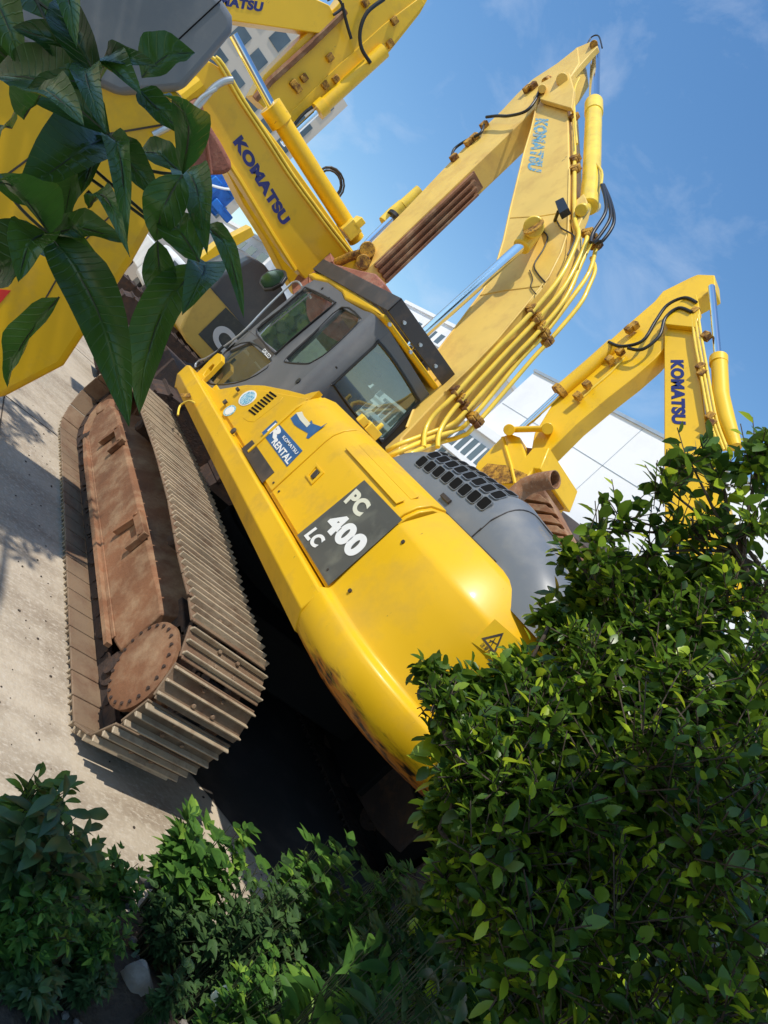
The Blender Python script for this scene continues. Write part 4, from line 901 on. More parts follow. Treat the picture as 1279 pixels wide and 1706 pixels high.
# --- machine whose boom lies level behind the cab
e4 = thing('excavator', 'yellow excavator behind the cab with its level boom lettered in navy blue', 'excavator', (-4.3, 2, 0))
xb_ = -4.0
bo = [(270, 45), (303, 40), (336, 80), (360, 95), (470, 222), (560, 360), (600, 425), (640, 480), (600, 500), (490, 450), (455, 398), (380, 272), (330, 192), (255, 100)]
bo = [(290, 40), (345, 100), (365, 112), (395, 150), (468, 245), (560, 375), (590, 420), (640, 500), (560, 520), (490, 445), (455, 390), (400, 300), (330, 190), (250, 80)]
q = MB(); q.prism(PS(bo, x=xb_), (-.5, 0, 0)); B4 = q.build('boom', M['yellow_far'], e4, bev=.015)
q = MB(); q.tube(PS([(322, 180), (400, 300), (452, 387), (492, 450)], x=xb_ + .01), .03, 6); q.build('boom_flange', M['yellow_far'], B4)
ctext('KOMATSU', P(387, 237, x=xb_), P(470, 377, x=xb_), P(402, 224, x=xb_), (1, 0, 0), B4, bold=.06)
q = MB(); q.tube([P(452, 180, x=xb_ - .2), P(470, 205, x=xb_ - .2), P(530, 300, x=xb_ - .2), P(594, 400, x=xb_ - .2)], .115, 20); q.disc_lathe(P(452, 180, x=xb_ - .2), P(530, 300, x=xb_ - .2) - P(452, 180, x=xb_ - .2), [(.145, -.03), (.145, .2)], 18); CY = q.build('arm_cylinder', M['yellow_far'], B4)
q = MB(); q.tube([P(388, 58, x=xb_ - .2), P(455, 182, x=xb_ - .2)], .055, 16); q.build('cylinder_rod', M['chrome'], CY)
q = MB()
for d in (0, 7): q.tube(PS([(352 + d, 95), (365 + d, 108), (400 + d, 168), (440 + d, 228), (480 + d, 290), (520 + d, 345), (550 + d, 385), (578 + d, 420)], x=xb_ + .02), .02, 8, 3)
each(q, 'hydraulic_pipe', M['yellow_pipe'], B4, smooth_deg=70)
q = MB()
for k, R in enumerate((.19, .16, .20)):
    c = P(548, 305, x=xb_ - .3); ring = [c + V((.03 * k, R * math.cos(a), R * .9 * math.sin(a))) for a in [2 * math.pi * j / 16 for j in range(17)]]; q.tube(ring, .014, 6)
each(q, 'hose_coil', M['guard'], B4, smooth_deg=70)
q = MB(); q.box(P(585, 385, x=xb_) + V((-.3, -.1, -.08)), P(585, 385, x=xb_) + V((0, .1, .12))); p = P(597, 375, x=xb_); q.box(p + V((-.2, -.05, -.06)), p + V((0, .05, .1))); each(q, 'boom_lamp', M['yellow_pipe'], B4, bev=.01)
crawler(e4, -4.3, 2.4, ax='y'); house(e4, -5.7, -2.9, 1.0, 4.2, 1.2, 2.2)
# --- second identical boom just behind
e5 = thing('excavator', 'mostly hidden yellow excavator whose lettered boom shows below the level one', 'excavator', (-5.6, 2, 0))
x5 = -5.2
q = MB(); q.prism(PS([(330, 170), (360, 220), (420, 310), (500, 440), (520, 480), (500, 500), (470, 450), (450, 410), (405, 340), (380, 290), (320, 200)], x=x5), (-.5, 0, 0)); B5 = q.build('boom', M['yellow_far'], e5, bev=.015)
ctext('KOMATSU', P(331, 195, x=x5 + .0), P(404, 325, x=x5 + .0), P(346, 187, x=x5 + .0), (1, 0, 0), B5)
crawler(e5, -7.4, 2.9, ax='y'); house(e5, -8.6, -6.0, 1.6, 4.6, 1.2, 2.2)
# brown bucket dangling below
e6 = thing('excavator_bucket', 'rounded reddish brown bucket hanging below the level boom beside the big leaves', 'bucket', (-3.6, -2, 2))
q = MB(); q.prism(PS([(300, 175), (330, 160), (345, 200), (368, 236), (385, 268), (388, 282), (375, 291), (350, 292), (325, 285), (305, 270), (290, 230)], x=-3.7), (-.7, 0, 0)); q.build('bucket_shell', M['bucket_red'], e6, bev=.05, seg=3)
q = MB(); q.tube(PS([(335, 175), (345, 235), (352, 290)], x=-3.68), .02, 6); q.build('bucket_seam', M['bucket_red'], e6)
q = MB(); q.tube(PS([(303, 165), (322, 150), (335, 140)], x=-3.8), .09, 10); q.build('bucket_hinge', M['yellow_far'], e6)
# --- machine at top with arm pointing to the upper frame edge
e7 = thing('excavator', 'yellow excavator at the top of the photo with bent boom and arm against the sky', 'excavator', (-9, -4, 0))
x7 = -9.0
q = MB(); q.prism(PS([(420, 160), (440, 125), (500, 65), (560, 10), (590, -30), (690, -30), (712, 0), (700, 22), (670, 60), (650, 85), (600, 130), (540, 170), (486, 204), (470, 190), (440, 180)], x=x7), (-.55, 0, 0)); A7 = q.build('arm', M['yellow_far'], e7, bev=.015)
q = MB(); q.prism(PS([(470, 200), (560, 112), (640, 40), (700, -5), (708, 6), (655, 72), (600, 122), (540, 166), (486, 206)], x=x7 + .02), (-.03, 0, 0)); q.build('arm_lower_plate', M['yellow_far'], A7, bev=.01)
q = MB(); q.tube(PS([(425, 165), (450, 135), (520, 72), (575, 18)], x=x7 + .06), .07, 6); q.build('wear_strip', M['rust'], A7)
q = MB(); q.prism(PS([(330, -40), (520, -5), (548, 8), (560, 30), (535, 56), (480, 48), (389, 35), (300, 20)], x=x7 + .1), (-.55, 0, 0)); B7 = q.build('boom', M['yellow_far'], e7, bev=.015)
ctext('KOMATSU', P(330, 3, x=x7 + .1), P(436, 20, x=x7 + .1), P(333, -14, x=x7 + .1), (1, 0, 0), B7)
q = MB(); q.tube([P(531, 184, x=x7 + .1), P(570, 148, x=x7 + .1), P(640, 84, x=x7 + .1)], .13, 18); q.disc_lathe(P(533, 182, x=x7 + .1), P(570, 148, x=x7 + .1) - P(531, 184, x=x7 + .1), [(.16, -.06), (.16, .12)], 16); CY = q.build('bucket_cylinder', M['yellow_far'], A7)
q = MB(); q.tube([P(535, 180, x=x7 + .1), P(470, 240, x=x7 + .1)], .06, 14); q.build('cylinder_rod', M['chrome'], CY)
q = MB(); q.tube(PS([(640, -2), (612, 20), (600, 50), (602, 80), (617, 105)], x=x7 + .25), .035, 8, 5); q.tube(PS([(570, 5), (575, 30), (585, 65)], x=x7 + .2), .03, 8, 4); q.tube(PS([(545, 0), (560, -5), (570, 12), (555, 25)], x=x7 + .2), .025, 8, 4); q.tube(PS([(520, 178), (505, 190), (490, 208)], x=x7 + .15), .03, 8, 3); each(q, 'hydraulic_hose', M['black'], A7, smooth_deg=70)
q = MB()
for a, b2 in ((548, 96), (505, 130), (488, 140), (495, 148), (540, 142), (558, 132), (634, 82), (607, 5), (655, 35), (648, 73)):
    p = P(a, b2, x=x7); q.box(p + V((0, -.06, -.06)), p + V((.10, .06, .06)))
each(q, 'hose_bracket', M['rust_edge'], A7, bev=.01)
crawler(e7, -10, -5.5); house(e7, -12, -8.2, -6.8, -4.2)
# --- near left machine: yellow tail under a grey hood
e8 = thing('excavator', 'yellow excavator under a grey rounded hood, mostly behind the big dark leaves', 'excavator', (0, -4, 0))
x8 = .5
q = MB(); q.prism(PS([(106, 612), (170, 515), (220, 440), (312, 276), (322, 215), (306, 158), (-100, -60), (-300, 200), (-100, 640), (0, 668)], x=x8), (-.7, 0, 0)); q.build('counterweight', M['yellow'], e8, bev=.05, seg=3)
q = MB(); q.prism(PS([(305, 151), (355, 95), (387, 56), (391, 40), (388, 25), (372, 0), (340, -40), (60, -120), (-60, 20), (90, 110), (200, 160)], x=x8 + .04), (-1.3, 0, 0)); H8 = q.build('engine_hood', M['hood'], e8, bev=.07, seg=4)
q = MB(); q.tube(PS([(368, 0), (297, 66), (250, 110)], x=x8 + .042), .004, 6); q.build('hood_seam', M['inside'], H8)
q = MB(); q.tube(PS([(255, 225), (316, 190), (352, 150), (372, 136), (388, 133)], x=x8 + .08), .019, 10, 4); q.tube(PS([(316, 188), (335, 163), (360, 148)], x=x8 + .12), .012, 8, 4); q.build('hand_rail', M['rail'], e8, smooth_deg=70)
q = MB(); q.tube([P(a, b2, x=x8 + .001) for a, b2 in ((-40, 330), (80, 240), (230, 215), (318, 200))], .006, 5); q.tube([P(a, b2, x=x8 + .001) for a, b2 in ((40, 560), (120, 420), (215, 330))], .005, 5); each(q, 'panel_seam', M['guard'], e8)
q = MB(); q.tube([P(a, b2, x=x8 + .03) for a, b2 in ((240, 318), (246, 308), (252, 318), (248, 330))], .008, 6, 3); q.build('lifting_hook', M['rust_edge'], e8)
q = MB(); q.prism(PS([(-20, 480), (18, 484), (0, 505), (-30, 520)], x=x8 + .004), (-.01, 0, 0)); q.build('red_marking', M['red'], e8, smooth_deg=0)
q = MB(); q.box(P(152, 326, x=x8) + V((0, -.03, -.012)), P(152, 326, x=x8) + V((.004, .03, .012))); q.cyl(P(162, 325, x=x8), P(162, 325, x=x8) + V((.004, 0, 0)), .016, 12); each(q, 'bolt_hole', M['inside'], e8)
# --- machine with grey decal behind the cab window
e9 = thing('excavator', 'old yellow excavator with dark decal and grey hood seen just above the mirror and handrail', 'excavator', (-4, -.6, 0))
x9 = -4.0
q = MB(); q.prism(PS([(299, 548), (322, 500), (345, 474), (352, 482), (420, 560), (480, 640), (420, 690), (310, 570)], x=x9 - .35), (-.9, 0, 0)); W9 = q.build('counterweight', M['yellow_boom'], e9, bev=.03)
q = MB(); q.prism(PS([(330, 557), (376, 512), (470, 610), (425, 660)], x=x9 - .345), (.004, 0, 0)); DC = q.build('decal', M['decal_grey'], W9, smooth_deg=0)
ctext('CAT', P(346, 560, x=x9 - .335), P(425, 655, x=x9 - .335), P(372, 534, x=x9 - .335), (1, 0, 0), DC, 'white', .045)
q = MB(); q.prism(PS([(349, 482), (368, 458), (418, 430), (440, 440), (470, 480), (480, 500), (450, 560), (410, 565)], x=x9 - .4), (-1.1, 0, 0)); q.build('engine_hood', M['grey'], e9, bev=.04, seg=3)
crawler(e9, -4.9, .55, ax='y', L_=3.4)
q = MB(); q.box((-6.2, -.5, .6), (-4.3, 1.5, 1.1)); q.build('carbody', M['rust_dark'], e9)
# --- leaning boom deep behind (yellow beam)
e10 = thing('excavator', 'far yellow excavator whose slim arm hangs between the leaves and the window grid building', 'excavator', (-9, .5, 0))
q = MB(); q.prism(PS([(322, 440), (360, 408), (418, 378), (424, 392), (370, 424), (326, 458)], x=-8.5), (-.4, 0, 0)); q.build('arm', M['yellow_far'], e10, bev=.01)
crawler(e10, -12, 1.5, ax='y'); house(e10, -13.2, -10.8, .5, 3.0, 1.1, 1.9)
# --- background vehicles
t1 = thing('truck', 'white truck with dark windscreen parked far off beside the big leaves', 'truck', (-20, 2.5, 0))
bx_ = lambda a, c, n, m, p, bv=.05: MB().box(a, c).build(n, m, p, bev=bv)
bx_((-22.5, 1.3, .7), (-20.2, 3.6, 2.3), 'truck_cab', M['truck_white'], t1, .2)
bx_((-20.19, 1.5, 1.45), (-20.1, 3.4, 2.1), 'windscreen', M['win'], t1, .0)
bx_((-28, 1.3, .9), (-22.6, 3.6, 2.0), 'load_bed', M['truck_white'], t1)
bx_((-20.2, 1.4, .55), (-20.05, 3.5, .9), 'bumper', M['guard'], t1)
for yy in (1.4, 3.3):
    for xx in (-21.4, -26.5):
        q = MB(); q.cyl((xx, yy, .5), (xx, yy + .3, .5), .5, 20); q.build('wheel', M['black'], t1)
t2 = thing('generator', 'bright blue machine with pale hoses standing far off under the level boom', 'machine', (-28, .5, 0))
c0 = P(365, 318, x=-30)
q = MB(); q.box(c0 + V((-1, -.9, -.9)), c0 + V((0, .7, .7))); q.build('casing', M['blue'], t2, bev=.1)
q = MB(); q.box(c0 + V((0.0, -.6, -.5)), c0 + V((.2, -.1, .3))); q.box(c0 + V((0, .1, -.7)), c0 + V((.25, 1.2, -.3))); q.cyl(c0 + V((.1, .3, .3)), c0 + V((.1, .3, 1.1)), .3, 12); q.build('pump', M['blue'], t2, bev=.05)
q = MB(); q.tube([c0 + V((.3, -.8, -.4)), c0 + V((.5, 0, .2)), c0 + V((.3, .6, .9))], .06, 6, 4); q.build('hose', M['white'], t2)
q = MB(); q.box((c0.x - 2, c0.y - 2, 0), (c0.x + .3, c0.y + 1.5, c0.z - .95)); q.build('plinth', M['beige_wall'], t2)
t3 = thing('plant_trailer', 'small orange machine far off left of the dark grey hood', 'machine', (-14, .5, 0))
c0 = P(346, 471, x=-14); q = MB(); q.box(c0 + V((-.6, -.35, -1.0)), c0 + V((0, .6, .18))); q.build('casing', M['orange'], t3, bev=.08)
q = MB(); q.box((c0.x - .6, c0.y - .3, 0), (c0.x - .1, c0.y + .5, c0.z - 1.0)); q.build('base_frame', M['guard'], t3)
# ================================================================= BUILDINGS
def building(label, x0, x1, y0, z1, wallm, wins=None, depth=10, face='y', z0w=0, cat='building'):
    t = thing('building', label, cat, ((x0 + x1) / 2, y0 + depth / 2, 0))
    q = MB(); q.box((x0, y0, 0), (x1, y0 + depth, z1)); q.build('wall', wallm, t, smooth_deg=0)
    q = MB(); q.box((x0 - .2, y0 - .2, z1 + .003), (x1 + .2, y0 + depth + .2, z1 + .35)); q.build('roof_edge', wallm, t, smooth_deg=0)
    if wins:
        nx_, nz_, w, h, zs, step, frame = wins
        cnt = 0
        for j in range(nz_):
            for i in range(nx_):
                cx_ = x0 + (x1 - x0) * (i + .5) / nx_; cz_ = zs + step * j
                q = MB(); q.box((cx_ - w / 2, y0 - .02, cz_), (cx_ + w / 2, y0 - .005, cz_ + h)); q.build('window', M['win'], t, smooth_deg=0); cnt += 1
                if frame and cnt < 60:
                    pass
            if frame:
                q = MB(); q.box((x0, y0 - .18, cz_ - .25), (x1, y0 - .022, cz_ - .05)); q.build('floor_band', wallm, t, smooth_deg=0)
    return t
wb = thing('building', 'large plain white windowless wall rising behind the right excavator', 'building', (-8, 18, 0))
q = MB(); q.box((-18.7, 14, 6.0), (12, 26, 10.1)); q.build('wall', M['wall'], wb, smooth_deg=0)
q = MB(); q.box((-18.76, 13.93, 10.1), (12.1, 26, 10.22)); q.build('roof_edge', M['rail'], wb, smooth_deg=0)
q = MB()
for zz in (8.2,): q.box((-18.6, 13.985, zz), (12, 13.999, zz + .02))
for xx in (-12, -2): q.box((xx, 13.985, 6.4), (xx + .02, 13.999, 10.05))
each(q, 'panel_joint', M['rail'], wb, smooth_deg=0)
q = MB(); q.box((-13.5, 13.6, 5.55), (12, 13.98, 5.99)); q.build('steel_beam', M['steel_beam'], wb, smooth_deg=0)
q = MB(); q.box((-18.6, 15, 0), (12, 25, 5.98)); q.build('lower_wall', M['wall'], wb, smooth_deg=0)
gb = building('low white block with a dense grid of window frames below the white wall', -24, -13.4, 13.2, 6.4, M['wall'], (20, 5, .36, .8, .9, 1.1, True), 1.4)
bb = building('beige building with dark windows seen between bucket teeth and hedge', -13.0, 6, 14.2, 5.3, M['beige_wall'], (14, 3, .9, .8, 1.0, 1.5, False), .7)
fb_ = building('distant white apartment block with balconies behind the cab guard', -66, -49, 30, 17.5, M['wall'], (10, 8, .9, 1.1, 2.0, 1.9, True), 12)
gl_ = building('far white building with a window grid behind the dark grey hood', -130, -60, 15, 9.5, M['wall'], (16, 6, 2.6, .9, .8, 1.4, True), 12)
gr_ = thing('building', 'far pale grey building glimpsed between the booms at the upper left', 'building', (-60, -5, 0))
q = MB(); q.box((-70, -8, 0), (-60, 10, 22)); q.build('wall', M['beige_wall'], gr_, smooth_deg=0)
for j in range(8):
    for i in range(9):
        q = MB(); q.box((-59.99, -7.4 + i * 1.95, 2 + j * 2.5), (-59.95, -6.2 + i * 1.95, 3.4 + j * 2.5)); q.build('window', M['win'], gr_, smooth_deg=0)
# ================================================================= PLANTS
def leaf(b, base, d, nrm, ln, w, bend=.15, fold=.12, seg=3, shape=0):
    d = d.normalized(); s = d.cross(nrm)
    if s.length < 1e-4: s = d.orthogonal()
    s.normalize(); n = s.cross(d)
    prof = {0: [(0, .05), (.25, .8), (.55, 1), (.82, .6), (1, 0)], 1: [(0, .03), (.2, .45), (.45, .9), (.68, 1), (.86, .62), (1, .0)], 2: [(0, .06), (.2, .9), (.5, .85), (.8, .4), (1, 0)]}[shape]
    rows = []
    for t, ww in prof:
        c = base + d * (ln * t) - n * (bend * ln * t * t)
        if t == 0 or t == 1: rows.append([b.verts.new(c)])
        else: rows.append([b.verts.new(c - s * (w * .5 * ww) + n * (fold * w * ww)), b.verts.new(c), b.verts.new(c + s * (w * .5 * ww) + n * (fold * w * ww))])
    for r0, r1 in zip(rows, rows[1:]):
        if len(r0) == 1: b.faces.new((r0[0], r1[1], r1[0])); b.faces.new((r0[0], r1[2], r1[1]))
        elif len(r1) == 1: b.faces.new((r0[0], r0[1], r1[0])); b.faces.new((r0[1], r0[2], r1[0]))
        else: b.faces.new((r0[0], r0[1], r1[1], r1[0])); b.faces.new((r0[1], r0[2], r1[2], r1[1]))
def rv(): 
    while True:
        v = V((random.uniform(-1, 1), random.uniform(-1, 1), random.uniform(-1, 1)))
        if .05 < v.length < 1: return v
def leafobj(b, name, m, parent):
    me = bpy.data.meshes.new(name); b.to_mesh(me); b.free(); me.materials.append(m)
    me.polygons.foreach_set('use_smooth', [True] * len(me.polygons))
    o = bpy.data.objects.new(name, me); C.objects.link(o); o.parent = parent
    if parent: me.transform(Matrix.Translation(-parent.location))
    return o
def sprays(b, st, c, R, n, ll, lw, shell=.55, up=.5, shape=0, twig=.10, per=7):
    """twigs with alternating leaves spread through an ellipsoid"""
    for _ in range(n):
        v = rv(); v = v.normalized() * (shell + (1 - shell) * random.random()) if random.random() < .8 else v
        p = c + V((v.x * R[0], v.y * R[1], v.z * R[2]))
        d = (v.normalized() * .8 + V((0, 0, up)) + rv() * .5).normalized(); L_ = twig * random.uniform(.7, 1.5)
        q0 = p - d * L_ * .5
        if st is not None: st.tube([q0, q0 + d * L_], .0022, 3, caps=False)
        k = random.randint(per - 2, per + 1)
        for i in range(k):
            t = (i + .4) / k; a = i * 2.4 + random.random()
            sd = d.orthogonal().normalized(); sd = (sd * math.cos(a) + d.cross(sd) * math.sin(a))
            ld = (sd + d * (.35 + .7 * t) + V((0, 0, random.uniform(-.25, .15)))).normalized()
            nm = (V((0, 0, 1)) + d * .4 + rv() * .5).normalized(); s_ = random.uniform(.65, 1.15) * (1 - .25 * (t > .8))
            leaf(b, q0 + d * L_ * t, ld, nm, ll * s_, lw * s_, random.uniform(0, .25), random.uniform(.05, .25), shape=shape)
# hedge at right
hd = thing('hedge', 'dense dark green hedge of small glossy leaves filling the lower right corner', 'hedge', (4.2, -1.5, 0))
clumps = [(1245, 990, 62, 2.3), (1155, 1020, 60, 2.3), (1060, 1040, 55, 2.4), (985, 1100, 48, 2.35), (905, 1150, 42, 2.3), (835, 1180, 40, 2.25), (765, 1195, 34, 2.25), (716, 1175, 18, 2.25), (780, 1250, 55, 2.15), (900, 1225, 85, 2.15), (1020, 1160, 90, 2.15), (1150, 1120, 110, 2.1), (1265, 1090, 100, 2.1), (815, 1320, 78, 2.0), (940, 1310, 105, 1.95), (1085, 1260, 120, 1.95), (1225, 1240, 120, 1.9), (770, 1360, 45, 2.0), (860, 1430, 100, 1.85), (1000, 1410, 115, 1.8), (1150, 1390, 125, 1.75), (1275, 1380, 100, 1.75), (810, 1510, 90, 1.8), (925, 1550, 115, 1.7), (1080, 1550, 130, 1.65), (1235, 1550, 130, 1.6), (830, 1640, 90, 1.7), (930, 1680, 110, 1.6), (1065, 1690, 120, 1.55), (1230, 1690, 120, 1.5), (1000, 935, 20, 2.5), (1030, 985, 26, 2.5), (950, 1060, 14, 2.4), (1090, 965, 30, 2.5), (692, 1156, 9, 2.25), (728, 1290, 14, 2.1), (742, 1225, 14, 2.15), (735, 1420, 16, 1.95), (712, 1455, 12, 1.95), (745, 1560, 22, 1.85)]
lb = bmesh.new(); stw = MB()
clumps = [((a + 34) if a < 850 else a, b2 + (8 if a < 850 else 0), r * (.8 if a < 850 else 1), D) for a, b2, r, D in clumps]
for a, b2, r, D in clumps:
    for kk in range(3 if r > 45 else 2):      # each clump breaks up into a few uneven tufts
        R0 = r * D / FPX; off = rv() * R0 * .55; R = R0 * random.uniform(.55, .85); c = P(a, b2, D=D + .06) + off
        sprays(lb, stw, c, (R, R, R * .8), int(8 + 480 * R * R), random.uniform(.050, .072), random.uniform(.026, .038), .45, .6, per=6, twig=.13)
    R = r * D / FPX; c = P(a, b2, D=D)
    sprays(lb, None, c + FWD * .40, (R * .95, R * .95, R * .95), int(12 + 900 * R * R), .075, .045, .2, .3, per=6)
    if b2 > 1050 and D < 2.15 and a > 845: sprays(lb, None, c + FWD * .75, (R * 1.25, R * 1.25, R * 1.25), int(14 + 1500 * R * R), .10, .065, .1, .3, per=6)
for a, b2, r, D in ((760, 1540, 50, 2.6), (745, 1640, 60, 2.6), (880, 1640, 90, 2.9), (1010, 1660, 110, 2.8), (1140, 1640, 120, 2.8), (1260, 1640, 110, 2.7), (1250, 1480, 110, 2.8), (1270, 1330, 90, 2.8), (1275, 1180, 75, 2.7)):
    R = r * D / FPX; sprays(lb, None, P(a, b2, D=D), (R, R, R), 150, .10, .065, .1, .3, per=7)
leafobj(lb, 'foliage', M['leaf_hedge'], hd)
cc = [P(a, b2, D=D) + FWD * .3 for a, b2, r, D in clumps]
for i, c in enumerate(cc):
    if i < 2: continue
    o = min((k for k in cc if k.z < c.z - .03), key=lambda k: (k - c).length, default=None)
    if o is not None and (o - c).length < .7: stw.tube([o, o.lerp(c, .5) + rv() * .05, c], .008, 5, 3)
stw.build('branches', M['bark'], hd, smooth_deg=60)
# sapling upper right with larger leaves
sp_ = thing('sapling', 'young tree with larger mid green leaves standing above the hedge at the right edge', 'tree', (4.0, -.9, 0))
lb = bmesh.new(); stw = MB()
for a, b2, r, D in ((1150, 770, 34, 2.6), (1205, 800, 40, 2.6), (1262, 770, 34, 2.55), (1175, 870, 36, 2.6), (1250, 870, 48, 2.5), (1112, 815, 30, 2.6), (1135, 880, 30, 2.6), (1040, 862, 24, 2.65), (1000, 880, 24, 2.65), (1080, 920, 40, 2.6), (1275, 740, 16, 2.55), (1190, 930, 40, 2.55)):
    R = r * D / FPX; c = P(a, b2, D=D); sprays(lb, stw, c, (R, R, R), int(7 + 600 * R * R), .085, .048, .3, .6, per=5, twig=.16)
    stw.tube([P(1290, 1080, D=2.4), P(1240, 930, D=2.5) + rv() * .05, c], lambda t: .014 - .011 * t, 5, 4)
leafobj(lb, 'foliage', M['leaf_hedge'], sp_); stw.build('branches', M['bark'], sp_, smooth_deg=60)
# ground plants
def weed(name, label, cat, a, b2, r, D, m, ll, lw, n, up=1.0, shape=2, group=None, stm='stem', per=7):
    c = P(a, b2, D=D); base = V((c.x, c.y, .12)); 
    t = thing(name, label, cat, base, group); lb = bmesh.new(); st = MB(); R = r * D / FPX
    for _ in range(n):
        v = rv(); tip = c + V((v.x * R, v.y * R, v.z * R * .9)); b0 = base + V((v.x * R * .35, v.y * R * .35, 0)); h = tip - b0
        mid = b0 + h * .5 + V((-v.x * .03, -v.y * .03, .02)); pth = smooth([b0, mid, tip], 4)
        st.tube(pth, lambda q: .004 - .0025 * q, 4, caps=False)
        for i in range(per):
            q = .35 + .65 * (i + 1) / per; p = pth[min(len(pth) - 1, int(q * (len(pth) - 1)))]
            an = i * 2.3 + random.random() * 2; sd = V((math.cos(an), math.sin(an), random.uniform(.0, .5))).normalized()
            s_ = random.uniform(.6, 1.2)
            if shape == 2:
                for da in (-.7, 0, .7):
                    e = V((sd.x * math.cos(da) - sd.y * math.sin(da), sd.x * math.sin(da) + sd.y * math.cos(da), sd.z)); k = 1 if da == 0 else .75
                    leaf(lb, p + sd * .012, e, V((0, 0, 1)) + rv() * .4, ll * s_ * k, lw * s_ * k, .2, .12, shape=2)
            else: leaf(lb, p, sd + V((0, 0, .3 * up)), V((0, 0, 1)) + rv() * .5, ll * s_, lw * s_, .35, .15, shape=shape)
    leafobj(lb, 'foliage', m, t); st.build('stems', M[stm], t, smooth_deg=60)
    return t
weed('weed', 'leafy green weed directly below the rear end of the track, left of the black shadow', 'plant', 345, 1450, 95, 3.0, M['leaf_weed'], .10, .052, 48)
weed('weed', 'green weed in the middle of the lower edge of the black shadow', 'plant', 540, 1490, 95, 3.0, M['leaf_weed'], .10, .052, 48)
weed('weed', 'green weed against the black shadow just left of the hedge', 'plant', 655, 1500, 62, 2.9, M['leaf_weed'], .075, .038, 50)
weed('weed', 'tall thin weed with reddish stems on the concrete edge left of centre', 'plant', 195, 1470, 50, 2.8, M['leaf_weed'], .065, .032, 26, stm='stem_red')
weed('shrub', 'shrub with pointed yellowish green leaves at the left edge of the picture', 'shrub', 65, 1330, 52, 2.5, M['leaf_weed'], .085, .032, 30, shape=1)
weed('shrub', 'shrub with long dull grey green leaves below the pointed leaves at the left edge', 'shrub', 70, 1400, 75, 2.35, M['leaf_dark'], .12, .042, 36, shape=1)
weed('ground_cover_plant', 'low tangle of fine dark leaves in the bottom left corner', 'plant', 60, 1510, 95, 2.3, M['leaf_weed'], .055, .024, 90)
weed('weed', 'small sprig with pale yellow green leaves between the left shrub and the middle weeds', 'plant', 130, 1440, 45, 2.6, M['leaf_weed'], .08, .04, 22)
weed('ground_cover_plant', 'low tangle of small leaves right of the bottom left corner', 'plant', 165, 1560, 55, 2.45, M['leaf_weed'], .05, .018, 50)
weed('weed', 'small bright leaved weed right of the white rock at the bottom', 'plant', 455, 1630, 62, 2.4, M['leaf_weed'], .06, .03, 36)
weed('broad_leaf_plant', 'plant with long arching ribbed leaves at the bottom edge right of centre', 'plant', 600, 1650, 75, 2.2, M['leaf_weed'], .15, .045, 22, shape=1)
weed('broad_leaf_plant', 'plant with long arching leaves under the hedge, right of the similar plant', 'plant', 730, 1660, 70, 2.0, M['leaf_dark'], .13, .04, 26, shape=1)
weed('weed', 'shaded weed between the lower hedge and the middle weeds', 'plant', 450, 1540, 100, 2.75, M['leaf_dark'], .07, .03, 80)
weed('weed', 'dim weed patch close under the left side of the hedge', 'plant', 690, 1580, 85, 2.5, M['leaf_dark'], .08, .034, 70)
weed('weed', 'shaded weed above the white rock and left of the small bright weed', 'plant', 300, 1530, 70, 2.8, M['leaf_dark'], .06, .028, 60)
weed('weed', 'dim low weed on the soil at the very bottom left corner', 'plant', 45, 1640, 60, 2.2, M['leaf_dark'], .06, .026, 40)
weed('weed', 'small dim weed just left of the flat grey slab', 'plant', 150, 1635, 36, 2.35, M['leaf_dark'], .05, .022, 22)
weed('weed', 'small dim weed between the flat slab and the white rock', 'plant', 300, 1640, 30, 2.45, M['leaf_dark'], .05, .022, 18)
# grass and litter on the soil
lb = bmesh.new()
for _ in range(2600):
    x = random.uniform(3.05, 4.6); y = random.uniform(-2.6, 1.5); an = random.uniform(0, 6.28)
    leaf(lb, V((x, y, .12 + random.uniform(-.03, .05))), V((math.cos(an), math.sin(an), random.uniform(-.1, 1.2))), V((0, 0, 1)) + rv() * .6, random.uniform(.02, .07), random.uniform(.006, .02), .3, .1)
tagit(leafobj(lb, 'ground_litter', M['leaf_dark'], None), 'small fallen leaves and grass blades scattered on the dark soil', 'leaf litter', kind='stuff')
# stones
def stone(label, a, b2, rx, ry, D, m, flat=1):
    c = P(a, b2, D=D); q = MB(); bmesh.ops.create_icosphere(q.b, subdivisions=3, radius=1)
    sd = random.random() * 10; sx, sy = rx * D / FPX, ry * D / FPX
    for v in q.b.verts:
        k = 1 + .18 * math.sin(v.co.x * 5 + sd) * math.cos(v.co.y * 4.3 + sd) + .1 * math.sin(v.co.z * 9 + sd * 2) + random.uniform(-.03, .03)
        w = v.co * k
        for ax_ in (V((1, .3, .2)), V((-.5, 1, .3)), V((-.3, -.9, .4)), V((.1, .1, 1)), V((-.9, -.2, -.5))):
            n = ax_.normalized(); d = w.dot(n) - .72
            if d > 0: w -= n * d * .9
        v.co = c + RGT * (w.x * sx) + UPV * (w.y * sy) + FWD * (w.z * sx * .5)
    o = q.build('stone', m, None, smooth_deg=28)
    return tagit(o, label, 'stone')
stone('flat angular grey slab lying on the soil at the bottom left', 228, 1630, 30, 34, 2.55, M['stone'])
stone('whitish lumpy rock on the soil at the bottom edge', 371, 1665, 21, 26, 2.45, M['cream'])
stone('grey broken slab between the weeds, upper left of the flat slab', 205, 1497, 24, 20, 2.9, M['stone'])
stone('small pale stone in front of the left weed by the concrete edge', 245, 1468, 18, 14, 3.0, M['stone'])
q = MB()
